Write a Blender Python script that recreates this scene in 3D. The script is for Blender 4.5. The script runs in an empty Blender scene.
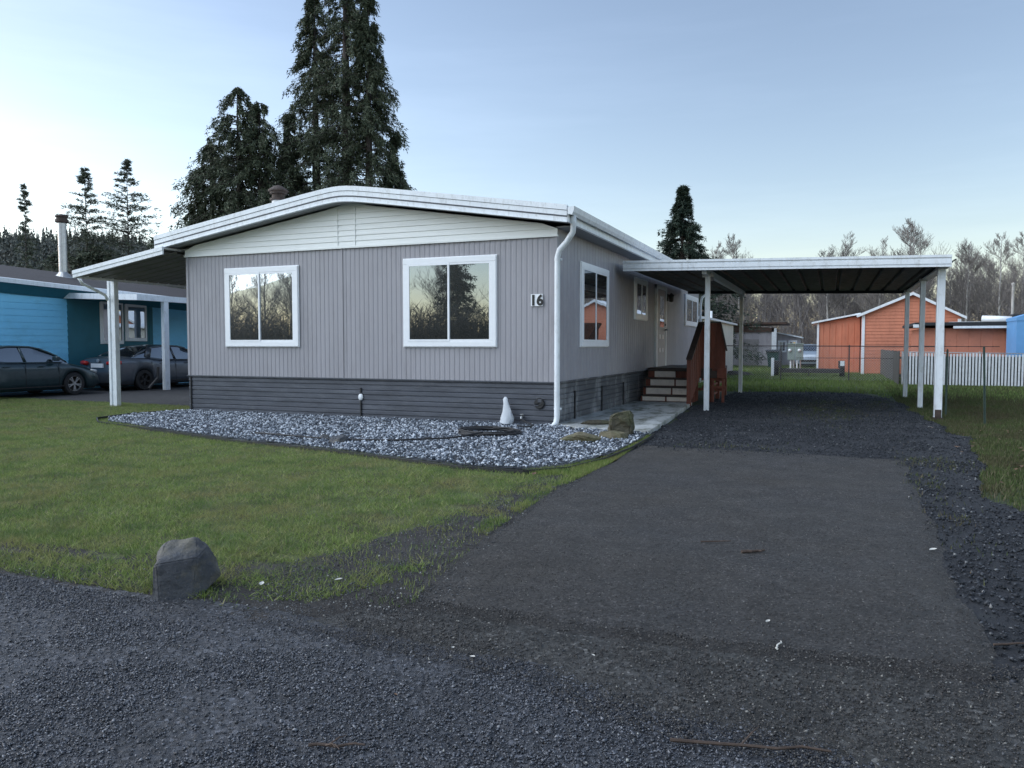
import bpy, math, random
import numpy as np
from mathutils import Vector, Matrix
random.seed(7); RS = np.random.RandomState(11)
PI = math.pi; R = math.radians
sc = bpy.context.scene
COL = sc.collection

# ------------------------------------------------------------------ helpers
ORG = {}
class MB:
    def __init__(s): s.v = []; s.f = []; s.m = []
    def add(s, vs, fs, mi=0):
        o = len(s.v); s.v += [tuple(v) for v in vs]
        for f in fs: s.f.append(tuple(i + o for i in f)); s.m.append(mi)
        return s
    def box(s, x0, x1, y0, y1, z0, z1, mi=0):
        x0, x1 = min(x0, x1), max(x0, x1); y0, y1 = min(y0, y1), max(y0, y1); z0, z1 = min(z0, z1), max(z0, z1)
        v = [(x, y, z) for x in (x0, x1) for y in (y0, y1) for z in (z0, z1)]
        return s.add(v, [(0,1,3,2),(4,6,7,5),(0,4,5,1),(2,3,7,6),(0,2,6,4),(1,5,7,3)], mi)
    def tbox(s, M, dx, dy, dz, mi=0):          # box of given size centred on matrix M
        v = [M @ Vector((x*dx/2, y*dy/2, z*dz/2)) for x in (-1,1) for y in (-1,1) for z in (-1,1)]
        return s.add(v, [(0,1,3,2),(4,6,7,5),(0,4,5,1),(2,3,7,6),(0,2,6,4),(1,5,7,3)], mi)
    def bar(s, p, q, w, h, mi=0, up=(0,0,1)):  # rectangular bar from p to q
        p, q = Vector(p), Vector(q); d = (q-p); L = d.length; d.normalize()
        u = Vector(up)
        if abs(d.dot(u)) > .98: u = Vector((0,1,0))
        a = d.cross(u).normalized(); b = a.cross(d).normalized()
        v = []
        for c in (p, q):
            for (i, j) in ((-1,-1),(1,-1),(1,1),(-1,1)): v.append(c + a*i*w/2 + b*j*h/2)
        return s.add(v, [(0,1,2,3),(7,6,5,4),(0,4,5,1),(1,5,6,2),(2,6,7,3),(3,7,4,0)], mi)
    def tube(s, pts, rad, n=8, mi=0, cap=True):
        pts = [Vector(p) for p in pts]
        if not hasattr(rad, '__len__'): rad = [rad]*len(pts)
        base = len(s.v); pa = None
        for i, p in enumerate(pts):
            d = (pts[min(i+1, len(pts)-1)] - pts[max(i-1, 0)]).normalized()
            if pa is None:
                u = Vector((0,0,1)) if abs(d.z) < .9 else Vector((1,0,0))
                a = d.cross(u).normalized()
            else:
                a = (pa - d*pa.dot(d)).normalized()
            pa = a; b = d.cross(a)
            for k in range(n):
                t = 2*PI*k/n; s.v.append(tuple(p + (a*math.cos(t) + b*math.sin(t))*rad[i]))
        for i in range(len(pts)-1):
            for k in range(n):
                k2 = (k+1) % n
                s.f.append((base+i*n+k, base+i*n+k2, base+(i+1)*n+k2, base+(i+1)*n+k)); s.m.append(mi)
        if cap:
            s.f.append(tuple(base+k for k in range(n))[::-1]); s.m.append(mi)
            s.f.append(tuple(base+(len(pts)-1)*n+k for k in range(n))); s.m.append(mi)
        return s
    def prism(s, poly, axis, a0, a1, mi=0):    # polygon (2-D) extruded along axis x / y / z
        def P(p, a):
            return (a, p[0], p[1]) if axis == 'x' else ((p[0], a, p[1]) if axis == 'y' else (p[0], p[1], a))
        n = len(poly); v = [P(p, a0) for p in poly] + [P(p, a1) for p in poly]
        f = [tuple(range(n))[::-1], tuple(range(n, 2*n))] + [(i, (i+1) % n, n+(i+1) % n, n+i) for i in range(n)]
        return s.add(v, f, mi)
    def strip(s, line, axis, a0, a1, mi=0):    # open polyline (2-D) swept along an axis
        def P(p, a):
            return (a, p[0], p[1]) if axis == 'x' else ((p[0], a, p[1]) if axis == 'y' else (p[0], p[1], a))
        n = len(line); v = [P(p, a0) for p in line] + [P(p, a1) for p in line]
        return s.add(v, [(i, i+1, n+i+1, n+i) for i in range(n-1)], mi)
    def lathe(s, c, prof, n=16, mi=0):
        base = len(s.v)
        for (r, z) in prof:
            for k in range(n):
                t = 2*PI*k/n; s.v.append((c[0]+r*math.cos(t), c[1]+r*math.sin(t), c[2]+z))
        for i in range(len(prof)-1):
            for k in range(n):
                k2 = (k+1) % n
                s.f.append((base+i*n+k, base+i*n+k2, base+(i+1)*n+k2, base+(i+1)*n+k)); s.m.append(mi)
        return s
    def xf(s, M):
        s.v = [tuple(M @ Vector(v)) for v in s.v]; return s
    def build(s, name, mat, parent=None, smooth=False, bevel=0, fix=True):
        used = sorted({i for f in s.f for i in f}); remap = {o: n for n, o in enumerate(used)}
        if len(used) < len(s.v): s.v = [s.v[i] for i in used]; s.f = [tuple(remap[i] for i in f) for f in s.f]
        v = np.array(s.v, dtype=float)
        if parent is None:
            lo, hi = v.min(0), v.max(0); o = np.array([(lo[0]+hi[0])/2, (lo[1]+hi[1])/2, lo[2]])
            wo = o
        else:
            wo = np.array(ORG[parent.name]); o = wo
        me = bpy.data.meshes.new(name)
        me.from_pydata([tuple(a) for a in (v - wo)], [], s.f)
        mats = mat if isinstance(mat, (list, tuple)) else [mat]
        for m in mats: me.materials.append(m)
        if len(mats) > 1: me.polygons.foreach_set('material_index', s.m)
        if smooth: me.polygons.foreach_set('use_smooth', [True]*len(me.polygons))
        if fix:
            import bmesh
            bm = bmesh.new(); bm.from_mesh(me); bmesh.ops.recalc_face_normals(bm, faces=bm.faces); bm.to_mesh(me); bm.free()
        me.update()
        ob = bpy.data.objects.new(name, me); COL.objects.link(ob)
        if parent is None: ob.location = tuple(wo)
        else: ob.parent = parent
        ORG[ob.name] = tuple(wo)
        if bevel:
            b = ob.modifiers.new('bevel', 'BEVEL'); b.width = bevel; b.segments = 2; b.limit_method = 'ANGLE'
        return ob

def raw(name, V, F, mat, parent=None, attr=None, smooth=False, nv=3):
    """numpy mesh: V (n,3), F (m,nv)"""
    V = np.asarray(V, dtype=np.float32); F = np.asarray(F, dtype=np.int32)
    if parent is None:
        wo = np.array([V[:,0].mean(), V[:,1].mean(), max(V[:,2].min(), -.5)])
    else: wo = np.array(ORG[parent.name])
    me = bpy.data.meshes.new(name)
    me.vertices.add(len(V)); me.vertices.foreach_set('co', (V-wo).astype(np.float32).ravel())
    me.loops.add(F.size); me.loops.foreach_set('vertex_index', F.ravel())
    me.polygons.add(len(F)); me.polygons.foreach_set('loop_start', np.arange(0, F.size, nv, dtype=np.int32))
    me.update(calc_edges=True); me.validate()
    if smooth: me.polygons.foreach_set('use_smooth', [True]*len(me.polygons))
    me.materials.append(mat)
    if attr is not None:
        a = me.attributes.new('rnd', 'FLOAT', 'POINT'); a.data.foreach_set('value', np.asarray(attr, dtype=np.float32))
    ob = bpy.data.objects.new(name, me); COL.objects.link(ob)
    if parent is None: ob.location = tuple(wo)
    else: ob.parent = parent
    ORG[ob.name] = tuple(wo)
    return ob

def tag(o, label=None, cat=None, group=None, kind=None):
    if label: o['label'] = label
    if cat: o['category'] = cat
    if group: o['group'] = group
    if kind: o['kind'] = kind
    return o
def thing(name, loc, label, cat, group=None):
    o = bpy.data.objects.new(name, None); COL.objects.link(o); o.location = loc
    o.empty_display_size = .2; ORG[o.name] = tuple(loc)
    return tag(o, label, cat, group)
def copy_tree(o, parent=None):
    c = o.copy(); COL.objects.link(c); c.parent = parent; ORG[c.name] = ORG[o.name]
    for ch in [k for k in bpy.data.objects if k.parent is o]: copy_tree(ch, c)
    return c

# ------------------------------------------------------------------ noise in numpy
def _h(ix, iy, seed):
    n = (ix.astype(np.int64)*374761393 + iy.astype(np.int64)*668265263 + seed*974634777) & 0x7fffffff
    n = ((n ^ (n >> 13))*1274126177) & 0x7fffffff
    return ((n ^ (n >> 16)) & 0xffff)/65535.0
def vnoise(x, y, seed=0):
    ix, iy = np.floor(x), np.floor(y); fx, fy = x-ix, y-iy
    fx = fx*fx*(3-2*fx); fy = fy*fy*(3-2*fy)
    a, b = _h(ix, iy, seed), _h(ix+1, iy, seed); c, d = _h(ix, iy+1, seed), _h(ix+1, iy+1, seed)
    return (a*(1-fx)+b*fx)*(1-fy) + (c*(1-fx)+d*fx)*fy
def fbm(x, y, seed=0, o=4):
    x = np.asarray(x, float); y = np.asarray(y, float)
    s = 0; a = .5; t = 0
    for i in range(o): s = s + a*vnoise(x*2**i, y*2**i, seed+i); t += a; a *= .5
    return s/t
def inpoly(x, y, poly):
    x = np.asarray(x); y = np.asarray(y); r = np.zeros(x.shape, bool); n = len(poly)
    for i in range(n):
        (x1, y1), (x2, y2) = poly[i], poly[(i+1) % n]
        if y1 == y2: continue
        c = ((y1 > y) != (y2 > y)) & (x < (x2-x1)*(y-y1)/(y2-y1)+x1); r ^= c
    return r
def ragged(poly, amp, step=.12, seed=3):
    out = []; n = len(poly)
    for i in range(n):
        (x1, y1), (x2, y2) = poly[i], poly[(i+1) % n]; L = math.hypot(x2-x1, y2-y1); k = max(1, int(L/step))
        nx, ny = -(y2-y1)/L, (x2-x1)/L
        for j in range(k):
            t = j/k; x, y = x1+(x2-x1)*t, y1+(y2-y1)*t
            a = (float(fbm(x*1.3+seed, y*1.3, seed, 5))-.5)*2*amp
            out.append((x+nx*a, y+ny*a))
    return out
# ------------------------------------------------------------------ materials
def NM(name):
    m = bpy.data.materials.new(name); m.use_nodes = True; nt = m.node_tree
    return m, nt, nt.nodes['Principled BSDF']
def node(nt, t, **k):
    n = nt.nodes.new(t)
    for a, b in k.items():
        if a.startswith('i_'):
            key = a[2:].replace('_', ' ')
            n.inputs[key].default_value = b
        else: setattr(n, a, b)
    return n
def L(nt, a, b): nt.links.new(a, b)
def ramp(nt, fac, stops):
    r = nt.nodes.new('ShaderNodeValToRGB'); e = r.color_ramp.elements
    while len(e) < len(stops): e.new(.5)
    for i, (p, c) in enumerate(stops): e[i].position = p; e[i].color = (*c, 1) if len(c) == 3 else c
    L(nt, fac, r.inputs[0]); return r.outputs[0]
def noise(nt, scale, detail=5, rough=.6, vec=None, stretch=None, w=None):
    n = node(nt, 'ShaderNodeTexNoise', i_Scale=scale, i_Detail=detail, i_Roughness=rough)
    tc = nt.nodes.new('ShaderNodeNewGeometry').outputs['Position'] if vec is None else vec
    if stretch:
        mp = nt.nodes.new('ShaderNodeMapping'); mp.inputs['Scale'].default_value = stretch; L(nt, tc, mp.inputs[0]); tc = mp.outputs[0]
    L(nt, tc, n.inputs['Vector']); return n.outputs['Fac']
def mixc(nt, fac, a, b, mode='MIX'):
    m = nt.nodes.new('ShaderNodeMix'); m.data_type = 'RGBA'; m.blend_type = mode
    for sock, val in ((m.inputs[0], fac), (m.inputs[6], a), (m.inputs[7], b)):
        if hasattr(val, 'links'): L(nt, val, sock)
        elif isinstance(val, tuple): sock.default_value = (*val, 1) if len(val) == 3 else val
        else: sock.default_value = val
    return m.outputs[2]
def bump(nt, p, h, strength=.5, dist=.01, prev=None):
    b = node(nt, 'ShaderNodeBump'); b.inputs['Strength'].default_value = strength; b.inputs['Distance'].default_value = dist
    L(nt, h, b.inputs['Height'])
    if prev is not None: L(nt, prev, b.inputs['Normal'])
    L(nt, b.outputs[0], p.inputs['Normal']); return b.outputs[0]
def paint(name, c, rough=.5, var=.12, scale=3, stretch=None, dirt=None, metal=0, spec=.5, bmp=0, bscale=60, dr=(.5,.74)):
    """coloured surface with uneven fading; dirt = (colour, amount)"""
    m, nt, p = NM(name)
    d = tuple(x*(1-var) for x in c); u = tuple(min(1, x*(1+var)) for x in c)
    col = ramp(nt, noise(nt, scale, 6, .65, stretch=stretch), [(.3, d), (.7, u)])
    if dirt:
        f = ramp(nt, noise(nt, scale*2.3, 8, .75, stretch=stretch), [(dr[0], (0,0,0)), (dr[1], (dirt[1],)*3)])
        col = mixc(nt, f, col, dirt[0])
    L(nt, col, p.inputs['Base Color'])
    r = ramp(nt, noise(nt, scale*4, 5, .7), [(.3, (rough*.8,)*3), (.7, (min(1, rough*1.2),)*3)])
    L(nt, r, p.inputs['Roughness'])
    p.inputs['Metallic'].default_value = metal; p.inputs['Specular IOR Level'].default_value = spec
    if bmp: bump(nt, p, noise(nt, bscale, 4, .6), bmp, .01)
    return m

M = {}
M['siding'] = paint('taupe_siding', (.32,.312,.337), .55, .05, 1.2, (1,1,.25), ((.16,.15,.15), .35), bmp=.15, bscale=40)
M['siding_side'] = paint('taupe_siding_side', (.315,.305,.335), .55, .09, 1.4, (1,1,.2), ((.55,.55,.56), .3), bmp=.15, bscale=40)
M['skirt'] = paint('charcoal_skirting', (.07,.077,.095), .5, .25, 2.5, (.5,.5,2), ((.22,.23,.25), .3), bmp=.2, bscale=50)
M['white'] = paint('white_trim', (.78,.81,.84), .45, .05, 4, None, ((.35,.34,.3), .35))
M['whitemetal'] = paint('white_enamel', (.76,.8,.84), .38, .06, 5, (1,1,.4), ((.3,.29,.25), .5))
M['gable'] = paint('white_lap_boards', (.8,.82,.8), .5, .04, 2, (.3,1,4), ((.5,.5,.46), .3))
M['vinyl'] = paint('window_vinyl', (.84,.86,.89), .35, .03, 6)
M['roofmetal'] = paint('roof_sheet', (.55,.56,.57), .5, .15, 1.5, None, ((.15,.15,.12), .5))
M['soffit'] = paint('dark_soffit', (.3,.31,.33), .6, .1, 2)
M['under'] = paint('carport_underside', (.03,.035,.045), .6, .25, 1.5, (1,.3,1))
M['awnunder'] = paint('awning_underside', (.17,.165,.16), .6, .2, 1.5, (1,.3,1))
M['galv'] = paint('galvanised', (.45,.46,.47), .4, .15, 12, None, None, .7)
M['rust'] = paint('rusty_metal', (.05,.036,.03), .7, .4, 14, None, ((.14,.07,.045), .5))
M['redwood'] = paint('red_stained_wood', (.17,.052,.032), .7, .35, 5, (1,1,.12), ((.05,.025,.02), .6), bmp=.4, bscale=30)
M['darkwood'] = paint('dark_wet_wood', (.05,.035,.03), .6, .3, 6, (1,.3,1))
M['riser'] = paint('beige_riser', (.78,.69,.62), .6, .08, 6, None, ((.3,.25,.2), .4))
M['concrete'] = paint('concrete', (.4,.41,.4), .7, .25, .9, (1.6,.7,1), ((.07,.075,.045), .95), bmp=.3, bscale=70, dr=(.45,.62))
M['black'] = paint('black_plastic', (.02,.02,.022), .5, .2, 10)
M['rubber'] = paint('black_rubber', (.018,.018,.02), .65, .2, 10)
M['tarwhite'] = paint('white_cloth', (.55,.58,.62), .7, .08, 15)
M['blue'] = paint('turquoise_siding', (.22,.64,.93), .55, .08, 1.2, (.5,.5,1), ((.1,.25,.3), .3))
M['teal'] = paint('teal_trim', (.03,.16,.21), .6, .1, 3)
M['shingle'] = paint('dark_shingles', (.03,.026,.03), .9, .5, 9, (2,1,1), ((.1,.085,.085), .5), bmp=.6, bscale=25)
M['orange'] = paint('orange_siding', (.56,.2,.115), .6, .12, 2, (1,1,.3), ((.25,.07,.04), .4))
M['salmon'] = paint('salmon_wall', (.56,.21,.13), .6, .1, 2, None, ((.3,.12,.08), .35))
M['blackroof'] = paint('black_roofing', (.018,.02,.024), .7, .3, 3)
M['shedblue'] = paint('sky_blue_wall', (.13,.33,.62), .55, .08, 2)
M['cream'] = paint('cream_wall', (.58,.57,.5), .6, .1, 2, (1,1,.3), ((.3,.28,.2), .4))
M['greyply'] = paint('weathered_plywood', (.36,.34,.36), .8, .2, 2, (1,1,.3), ((.16,.15,.15), .7))
M['greydoor'] = paint('weathered_door', (.23,.22,.22), .8, .2, 3, (1,1,.2), ((.1,.1,.1), .6))
M['brownroof'] = paint('rusty_brown_roof', (.075,.045,.035), .8, .3, 3, None, ((.16,.08,.05), .5))
M['plank'] = paint('grey_fence_boards', (.085,.08,.072), .85, .3, 5, (1,1,.15), ((.06,.06,.05), .6))
M['slat'] = paint('white_slats', (.66,.69,.72), .5, .1, 5, None, ((.35,.36,.35), .5))
M['greenpost'] = paint('green_steel_post', (.035,.06,.05), .55, .2, 10)
M['meter'] = paint('grey_green_steel', (.24,.3,.28), .5, .12, 5)
M['bin'] = paint('green_plastic', (.012,.05,.045), .5, .2, 6)
M['frass'] = paint('brushed_nickel', (.4,.4,.4), .3, .1, 6, metal=.9)
M['door'] = paint('pale_grey_door', (.42,.4,.41), .5, .06, 4)
M['trailer'] = paint('trailer_black_steel', (.03,.028,.03), .5, .3, 8, None, ((.1,.05,.03), .5))
M['digit'] = paint('black_enamel', (.012,.012,.012), .4, .1, 6)
M['red'] = paint('red_lens', (.5,.02,.015), .15, .1, 8)
M['headlight'] = paint('clear_lens', (.6,.62,.63), .12, .1, 8)
M['debris'] = paint('pale_litter', (.5,.49,.45), .8, .3, 20)
M['twig'] = paint('brown_twig', (.06,.04,.03), .8, .3, 20)
M['lint'] = paint('reddish_leaf', (.13,.075,.045), .8, .3, 20)

def glass(name, tint, refl, rough=.01):
    m, nt, p = NM(name)
    p.inputs['Base Color'].default_value = (*tint, 1); p.inputs['Roughness'].default_value = .25
    g = node(nt, 'ShaderNodeBsdfGlossy'); g.inputs['Roughness'].default_value = rough
    g.inputs['Color'].default_value = (.84,.92,1,1)
    b = node(nt, 'ShaderNodeBump'); b.inputs['Strength'].default_value = .05; b.inputs['Distance'].default_value = .02
    L(nt, noise(nt, 1.3, 2, .4), b.inputs['Height']); L(nt, b.outputs[0], g.inputs['Normal'])
    mx = nt.nodes.new('ShaderNodeMixShader'); fr = node(nt, 'ShaderNodeLayerWeight'); fr.inputs[0].default_value = .25
    mr = node(nt, 'ShaderNodeMapRange'); mr.inputs[3].default_value = refl; mr.inputs[4].default_value = min(1, refl+.5)
    L(nt, fr.outputs['Fresnel'], mr.inputs[0]); L(nt, mr.outputs[0], mx.inputs[0])
    L(nt, p.outputs[0], mx.inputs[1]); L(nt, g.outputs[0], mx.inputs[2]); L(nt, mx.outputs[0], nt.nodes['Material Output'].inputs[0])
    return m
M['glass'] = glass('window_glass', (.012,.014,.014), .42)
M['carglass'] = glass('car_glass', (.008,.01,.012), .22)
def carpaint(name, c):
    m, nt, p = NM(name); p.inputs['Base Color'].default_value = (*c, 1)
    p.inputs['Metallic'].default_value = .35; p.inputs['Roughness'].default_value = .32
    p.inputs['Coat Weight'].default_value = .8; p.inputs['Coat Roughness'].default_value = .08
    L(nt, ramp(nt, noise(nt, 6, 5, .7), [(.3, tuple(x*.85 for x in c)), (.8, tuple(x*1.15+.01 for x in c))]), p.inputs['Base Color'])
    return m
M['car_teal'] = carpaint('dark_teal_paint', (.01,.036,.045))
M['car_grey'] = carpaint('slate_grey_paint', (.075,.09,.11))
M['car_silver'] = carpaint('silver_blue_paint', (.35,.42,.5))

def skirt_side():
    m, nt, p = NM('stained_skirting')
    c = ramp(nt, noise(nt, 2.5, 6, .65, stretch=(.5,.5,2)), [(.3, (.045,.05,.06)), (.7, (.09,.095,.11))])
    f = ramp(nt, noise(nt, .9, 5, .7, stretch=(1,1,.45)), [(.5, (0,0,0)), (.66, (.75,.75,.75))])
    L(nt, mixc(nt, f, c, (.4,.41,.42)), p.inputs['Base Color']); p.inputs['Roughness'].default_value = .6; return m
M['skirt_side'] = skirt_side()

def asphalt(name, lo, hi, tint, wet, grain=85, crack=0):
    m, nt, p = NM(name)
    pos = nt.nodes.new('ShaderNodeNewGeometry').outputs['Position']
    v = node(nt, 'ShaderNodeTexVoronoi', i_Scale=grain); L(nt, pos, v.inputs['Vector'])
    g = ramp(nt, v.outputs['Color'], [(.15, lo), (.8, hi), (.97, tuple(min(1, x*2.6) for x in hi))])
    big = ramp(nt, noise(nt, .55, 7, .65), [(.35, (0,0,0)), (.68, (1,1,1))])
    c = mixc(nt, big, g, mixc(nt, .45, g, tint))
    med = ramp(nt, noise(nt, 2.7, 8, .72), [(.42, (.62,.62,.62)), (.62, (1.05,1.05,1.05))])
    c = mixc(nt, .75, c, med, 'MULTIPLY')
    h = noise(nt, grain*1.3, 4, .8)
    if crack:
        vv = node(nt, 'ShaderNodeTexVoronoi', i_Scale=2.1, feature='DISTANCE_TO_EDGE')
        w = node(nt, 'ShaderNodeTexNoise', i_Scale=2.2, i_Detail=6, i_Roughness=.7); L(nt, pos, w.inputs['Vector'])
        mp = nt.nodes.new('ShaderNodeMapping'); mp.inputs['Scale'].default_value = (.75, 1.5, 1); mp.inputs['Rotation'].default_value = (0,0,.5)
        L(nt, mixc(nt, .38, pos, w.outputs['Color'], 'ADD'), mp.inputs[0]); L(nt, mp.outputs[0], vv.inputs['Vector'])
        ck = ramp(nt, vv.outputs['Distance'], [(0, (0,0,0)), (.03, (1,1,1))])
        gate = ramp(nt, noise(nt, .8, 4, .6), [(.36, (0,0,0)), (.46, (1,1,1))])
        ck = mixc(nt, 1.0, ck, gate, 'LIGHTEN')
        c = mixc(nt, crack, c, ck, 'MULTIPLY')
    L(nt, c, p.inputs['Base Color'])
    rr = ramp(nt, noise(nt, .8, 6, .65), [(.38, (wet,)*3), (.66, (min(1, wet+.25),)*3)]); L(nt, rr, p.inputs['Roughness'])
    n1 = bump(nt, p, noise(nt, 9, 6, .75), .5, .02)
    n2 = bump(nt, p, h, 1, .014, n1)
    if crack: bump(nt, p, ck, .8, .012, n2)
    return m
M['road'] = asphalt('road_asphalt', (.016,.017,.02), (.1,.104,.118), (.055,.058,.07), .45, 58, .85)
M['drive'] = asphalt('driveway_asphalt', (.018,.017,.017), (.068,.063,.061), (.066,.056,.042), .6, 85)
M['apron'] = asphalt('apron_asphalt', (.02,.02,.02), (.09,.088,.085), (.06,.055,.042), .62, 60)
def soil(name, stops, scale=1.5, b=.8):
    m, nt, p = NM(name)
    c = ramp(nt, noise(nt, scale, 9, .72), stops)
    f = ramp(nt, noise(nt, scale*22, 6, .8), [(.3, (.55,)*3), (.7, (1.25,)*3)])
    L(nt, mixc(nt, .8, c, f, 'MULTIPLY'), p.inputs['Base Color']); p.inputs['Roughness'].default_value = .9
    bump(nt, p, noise(nt, 45, 7, .8), b, .03); return m
M['ground'] = soil('grass_ground', [(.3, (.035,.035,.022)), (.5, (.05,.065,.026)), (.68, (.06,.08,.03))], 1.3)
M['lawnbase'] = soil('lawn_soil', [(.34, (.06,.05,.03)), (.5, (.11,.13,.045)), (.7, (.12,.17,.05))], 1.6)
M['dirt'] = soil('dirt', [(.3, (.022,.019,.017)), (.5, (.05,.044,.04)), (.7, (.085,.078,.07))], 5)
M['gravelbase'] = soil('gravel_bed_base', [(.3, (.02,.022,.026)), (.7, (.09,.1,.12))], 12)
M['darkgravel'] = soil('dark_gravel_base', [(.3, (.014,.015,.019)), (.6, (.03,.032,.038)), (.8, (.045,.05,.045))], 3)
M['farroad'] = soil('side_drive', [(.3, (.035,.035,.037)), (.7, (.07,.068,.07))], 2)

def lawnmat(name, stops):
    m, nt, p = NM(name); a = node(nt, 'ShaderNodeAttribute', attribute_name='rnd')
    c = ramp(nt, a.outputs['Fac'], stops)
    c = mixc(nt, ramp(nt, noise(nt, 1.2, 7, .7), [(.48, (0,0,0)), (.62, (.8,)*3)]), c, mixc(nt, .75, c, (.3,.25,.12)))
    c = mixc(nt, ramp(nt, noise(nt, 2.6, 6, .65, stretch=(1,1,0)), [(.5, (0,0,0)), (.6, (.8,)*3)]), c, mixc(nt, .7, c, (.07,.14,.045)))
    c = mixc(nt, ramp(nt, noise(nt, 9, 6, .75), [(.55, (0,0,0)), (.68, (.8,)*3)]), c, mixc(nt, .7, c, (.14,.1,.06)))
    L(nt, c, p.inputs['Base Color']); p.inputs['Roughness'].default_value = .7; p.inputs['Specular IOR Level'].default_value = .3
    t = node(nt, 'ShaderNodeBsdfTranslucent'); L(nt, c, t.inputs[0]); mx = nt.nodes.new('ShaderNodeMixShader'); mx.inputs[0].default_value = .4
    L(nt, p.outputs[0], mx.inputs[1]); L(nt, t.outputs[0], mx.inputs[2]); L(nt, mx.outputs[0], nt.nodes['Material Output'].inputs[0]); return m
def attrmat(name, stops, rough=.8, nz=None, spec=.3, trans=0):
    m, nt, p = NM(name); a = node(nt, 'ShaderNodeAttribute', attribute_name='rnd')
    c = ramp(nt, a.outputs['Fac'], stops)
    if nz:
        c2 = mixc(nt, .55, c, nz[1]); c = mixc(nt, ramp(nt, noise(nt, nz[0], 6, .65), [(.42, (0,0,0)), (.62, (1,1,1))]), c, c2)
    L(nt, c, p.inputs['Base Color']); p.inputs['Roughness'].default_value = rough; p.inputs['Specular IOR Level'].default_value = spec
    if trans:
        t = node(nt, 'ShaderNodeBsdfTranslucent'); L(nt, c, t.inputs[0]); mx = nt.nodes.new('ShaderNodeMixShader'); mx.inputs[0].default_value = trans
        L(nt, p.outputs[0], mx.inputs[1]); L(nt, t.outputs[0], mx.inputs[2]); L(nt, mx.outputs[0], nt.nodes['Material Output'].inputs[0])
    return m
M['whiterock'] = attrmat('crushed_rock', [(0, (.035,.045,.06)), (.35, (.1,.12,.15)), (.6, (.26,.29,.34)), (1, (.62,.66,.72))], .6)
M['chipseal'] = attrmat('chipseal_stone', [(0, (.017,.019,.023)), (.5, (.05,.054,.066)), (.9, (.11,.117,.137)), (1, (.24,.24,.25))], .36, spec=.6)
M['drivechip'] = attrmat('driveway_aggregate', [(0, (.022,.021,.021)), (.6, (.055,.051,.049)), (.94, (.09,.085,.08)), (1, (.26,.25,.23))], .6)
M['darkrock'] = attrmat('dark_rock_chips', [(0, (.01,.012,.015)), (.6, (.028,.031,.038)), (.95, (.065,.07,.08)), (1, (.2,.2,.2))], .65)
M['roadchip'] = attrmat('road_chips', [(0, (.03,.031,.034)), (.6, (.075,.078,.085)), (.93, (.13,.13,.135)), (1, (.35,.35,.33))], .7)
M['grass'] = lawnmat('grass_blades', [(0, (.1,.15,.035)), (.5, (.2,.275,.07)), (.85, (.3,.36,.12)), (1, (.42,.38,.2))])
M['fargrass'] = attrmat('far_grass_blades', [(0, (.08,.13,.035)), (.6, (.14,.22,.055)), (1, (.2,.26,.08))], .7, (.5, (.16,.18,.07)), .3, .25)
M['dullgrass'] = attrmat('dull_grass_blades', [(0, (.05,.07,.022)), (.6, (.085,.12,.04)), (.9, (.13,.12,.07)), (1, (.2,.16,.11))], .8, (.8, (.09,.06,.045)), .2, .2)
M['cedar'] = attrmat('cedar_foliage', [(0, (.03,.042,.024)), (.6, (.06,.078,.045)), (1, (.1,.12,.075))], .7)
M['spruce'] = attrmat('spruce_foliage', [(0, (.014,.026,.02)), (.7, (.03,.05,.034)), (1, (.05,.07,.045))], .7)
M['hillfir'] = attrmat('hill_firs', [(0, (.07,.08,.072)), (.7, (.11,.12,.108)), (1, (.16,.15,.14))], .9)  # foliage colour lightened to carry distance haze
M['shrubleaf'] = attrmat('evergreen_shrub', [(0, (.045,.06,.042)), (.6, (.09,.11,.075)), (1, (.14,.145,.115))], .8)
M['brush'] = attrmat('bare_brush', [(0, (.09,.078,.072)), (.6, (.16,.14,.132)), (1, (.3,.28,.27))], .9)
M['brushdark'] = attrmat('dark_brambles', [(0, (.03,.03,.025)), (1, (.08,.075,.06))], .9)
M['brushbrown'] = attrmat('brown_brush', [(0, (.1,.08,.075)), (.6, (.18,.14,.13)), (1, (.26,.22,.2))], .9)
M['bark'] = paint('dark_bark', (.055,.045,.04), .9, .3, 4, (1,1,.2))
M['palebark'] = paint('pale_alder_bark', (.42,.4,.38), .85, .3, 1.6, (1,1,.4), ((.09,.08,.075), .7))
M['twigs'] = paint('bare_twigs', (.2,.18,.17), .9, .2, 2)
M['hill'] = soil('hillside', [(.3, (.06,.065,.055)), (.7, (.1,.09,.08))], .05)  # distance haze is mixed into this paler hill colour

def rockmat(name, a, b, moss, am):
    m, nt, p = NM(name)
    c = ramp(nt, noise(nt, 4, 10, .75), [(.3, a), (.7, b)])
    f = ramp(nt, noise(nt, 3.1, 7, .7), [(.45, (0,0,0)), (.62, (am,)*3)]); c = mixc(nt, f, c, moss)
    f2 = ramp(nt, noise(nt, 14, 6, .7), [(.6, (0,0,0)), (.72, (.7,)*3)]); c = mixc(nt, f2, c, tuple(min(1, x*2.2) for x in b))
    L(nt, c, p.inputs['Base Color']); p.inputs['Roughness'].default_value = .62
    n1 = bump(nt, p, noise(nt, 7, 8, .7), .6, .05); bump(nt, p, noise(nt, 45, 6, .8), .5, .012, n1); return m
M['boulder'] = rockmat('boulder_stone', (.022,.025,.034), (.075,.08,.09), (.15,.135,.1), .85)
M['mossy'] = rockmat('mossy_stone', (.035,.03,.022), (.09,.078,.045), (.06,.065,.025), .9)
M['flatstone'] = rockmat('tan_stone', (.08,.07,.045), (.2,.17,.1), (.07,.075,.03), .8)

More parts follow.
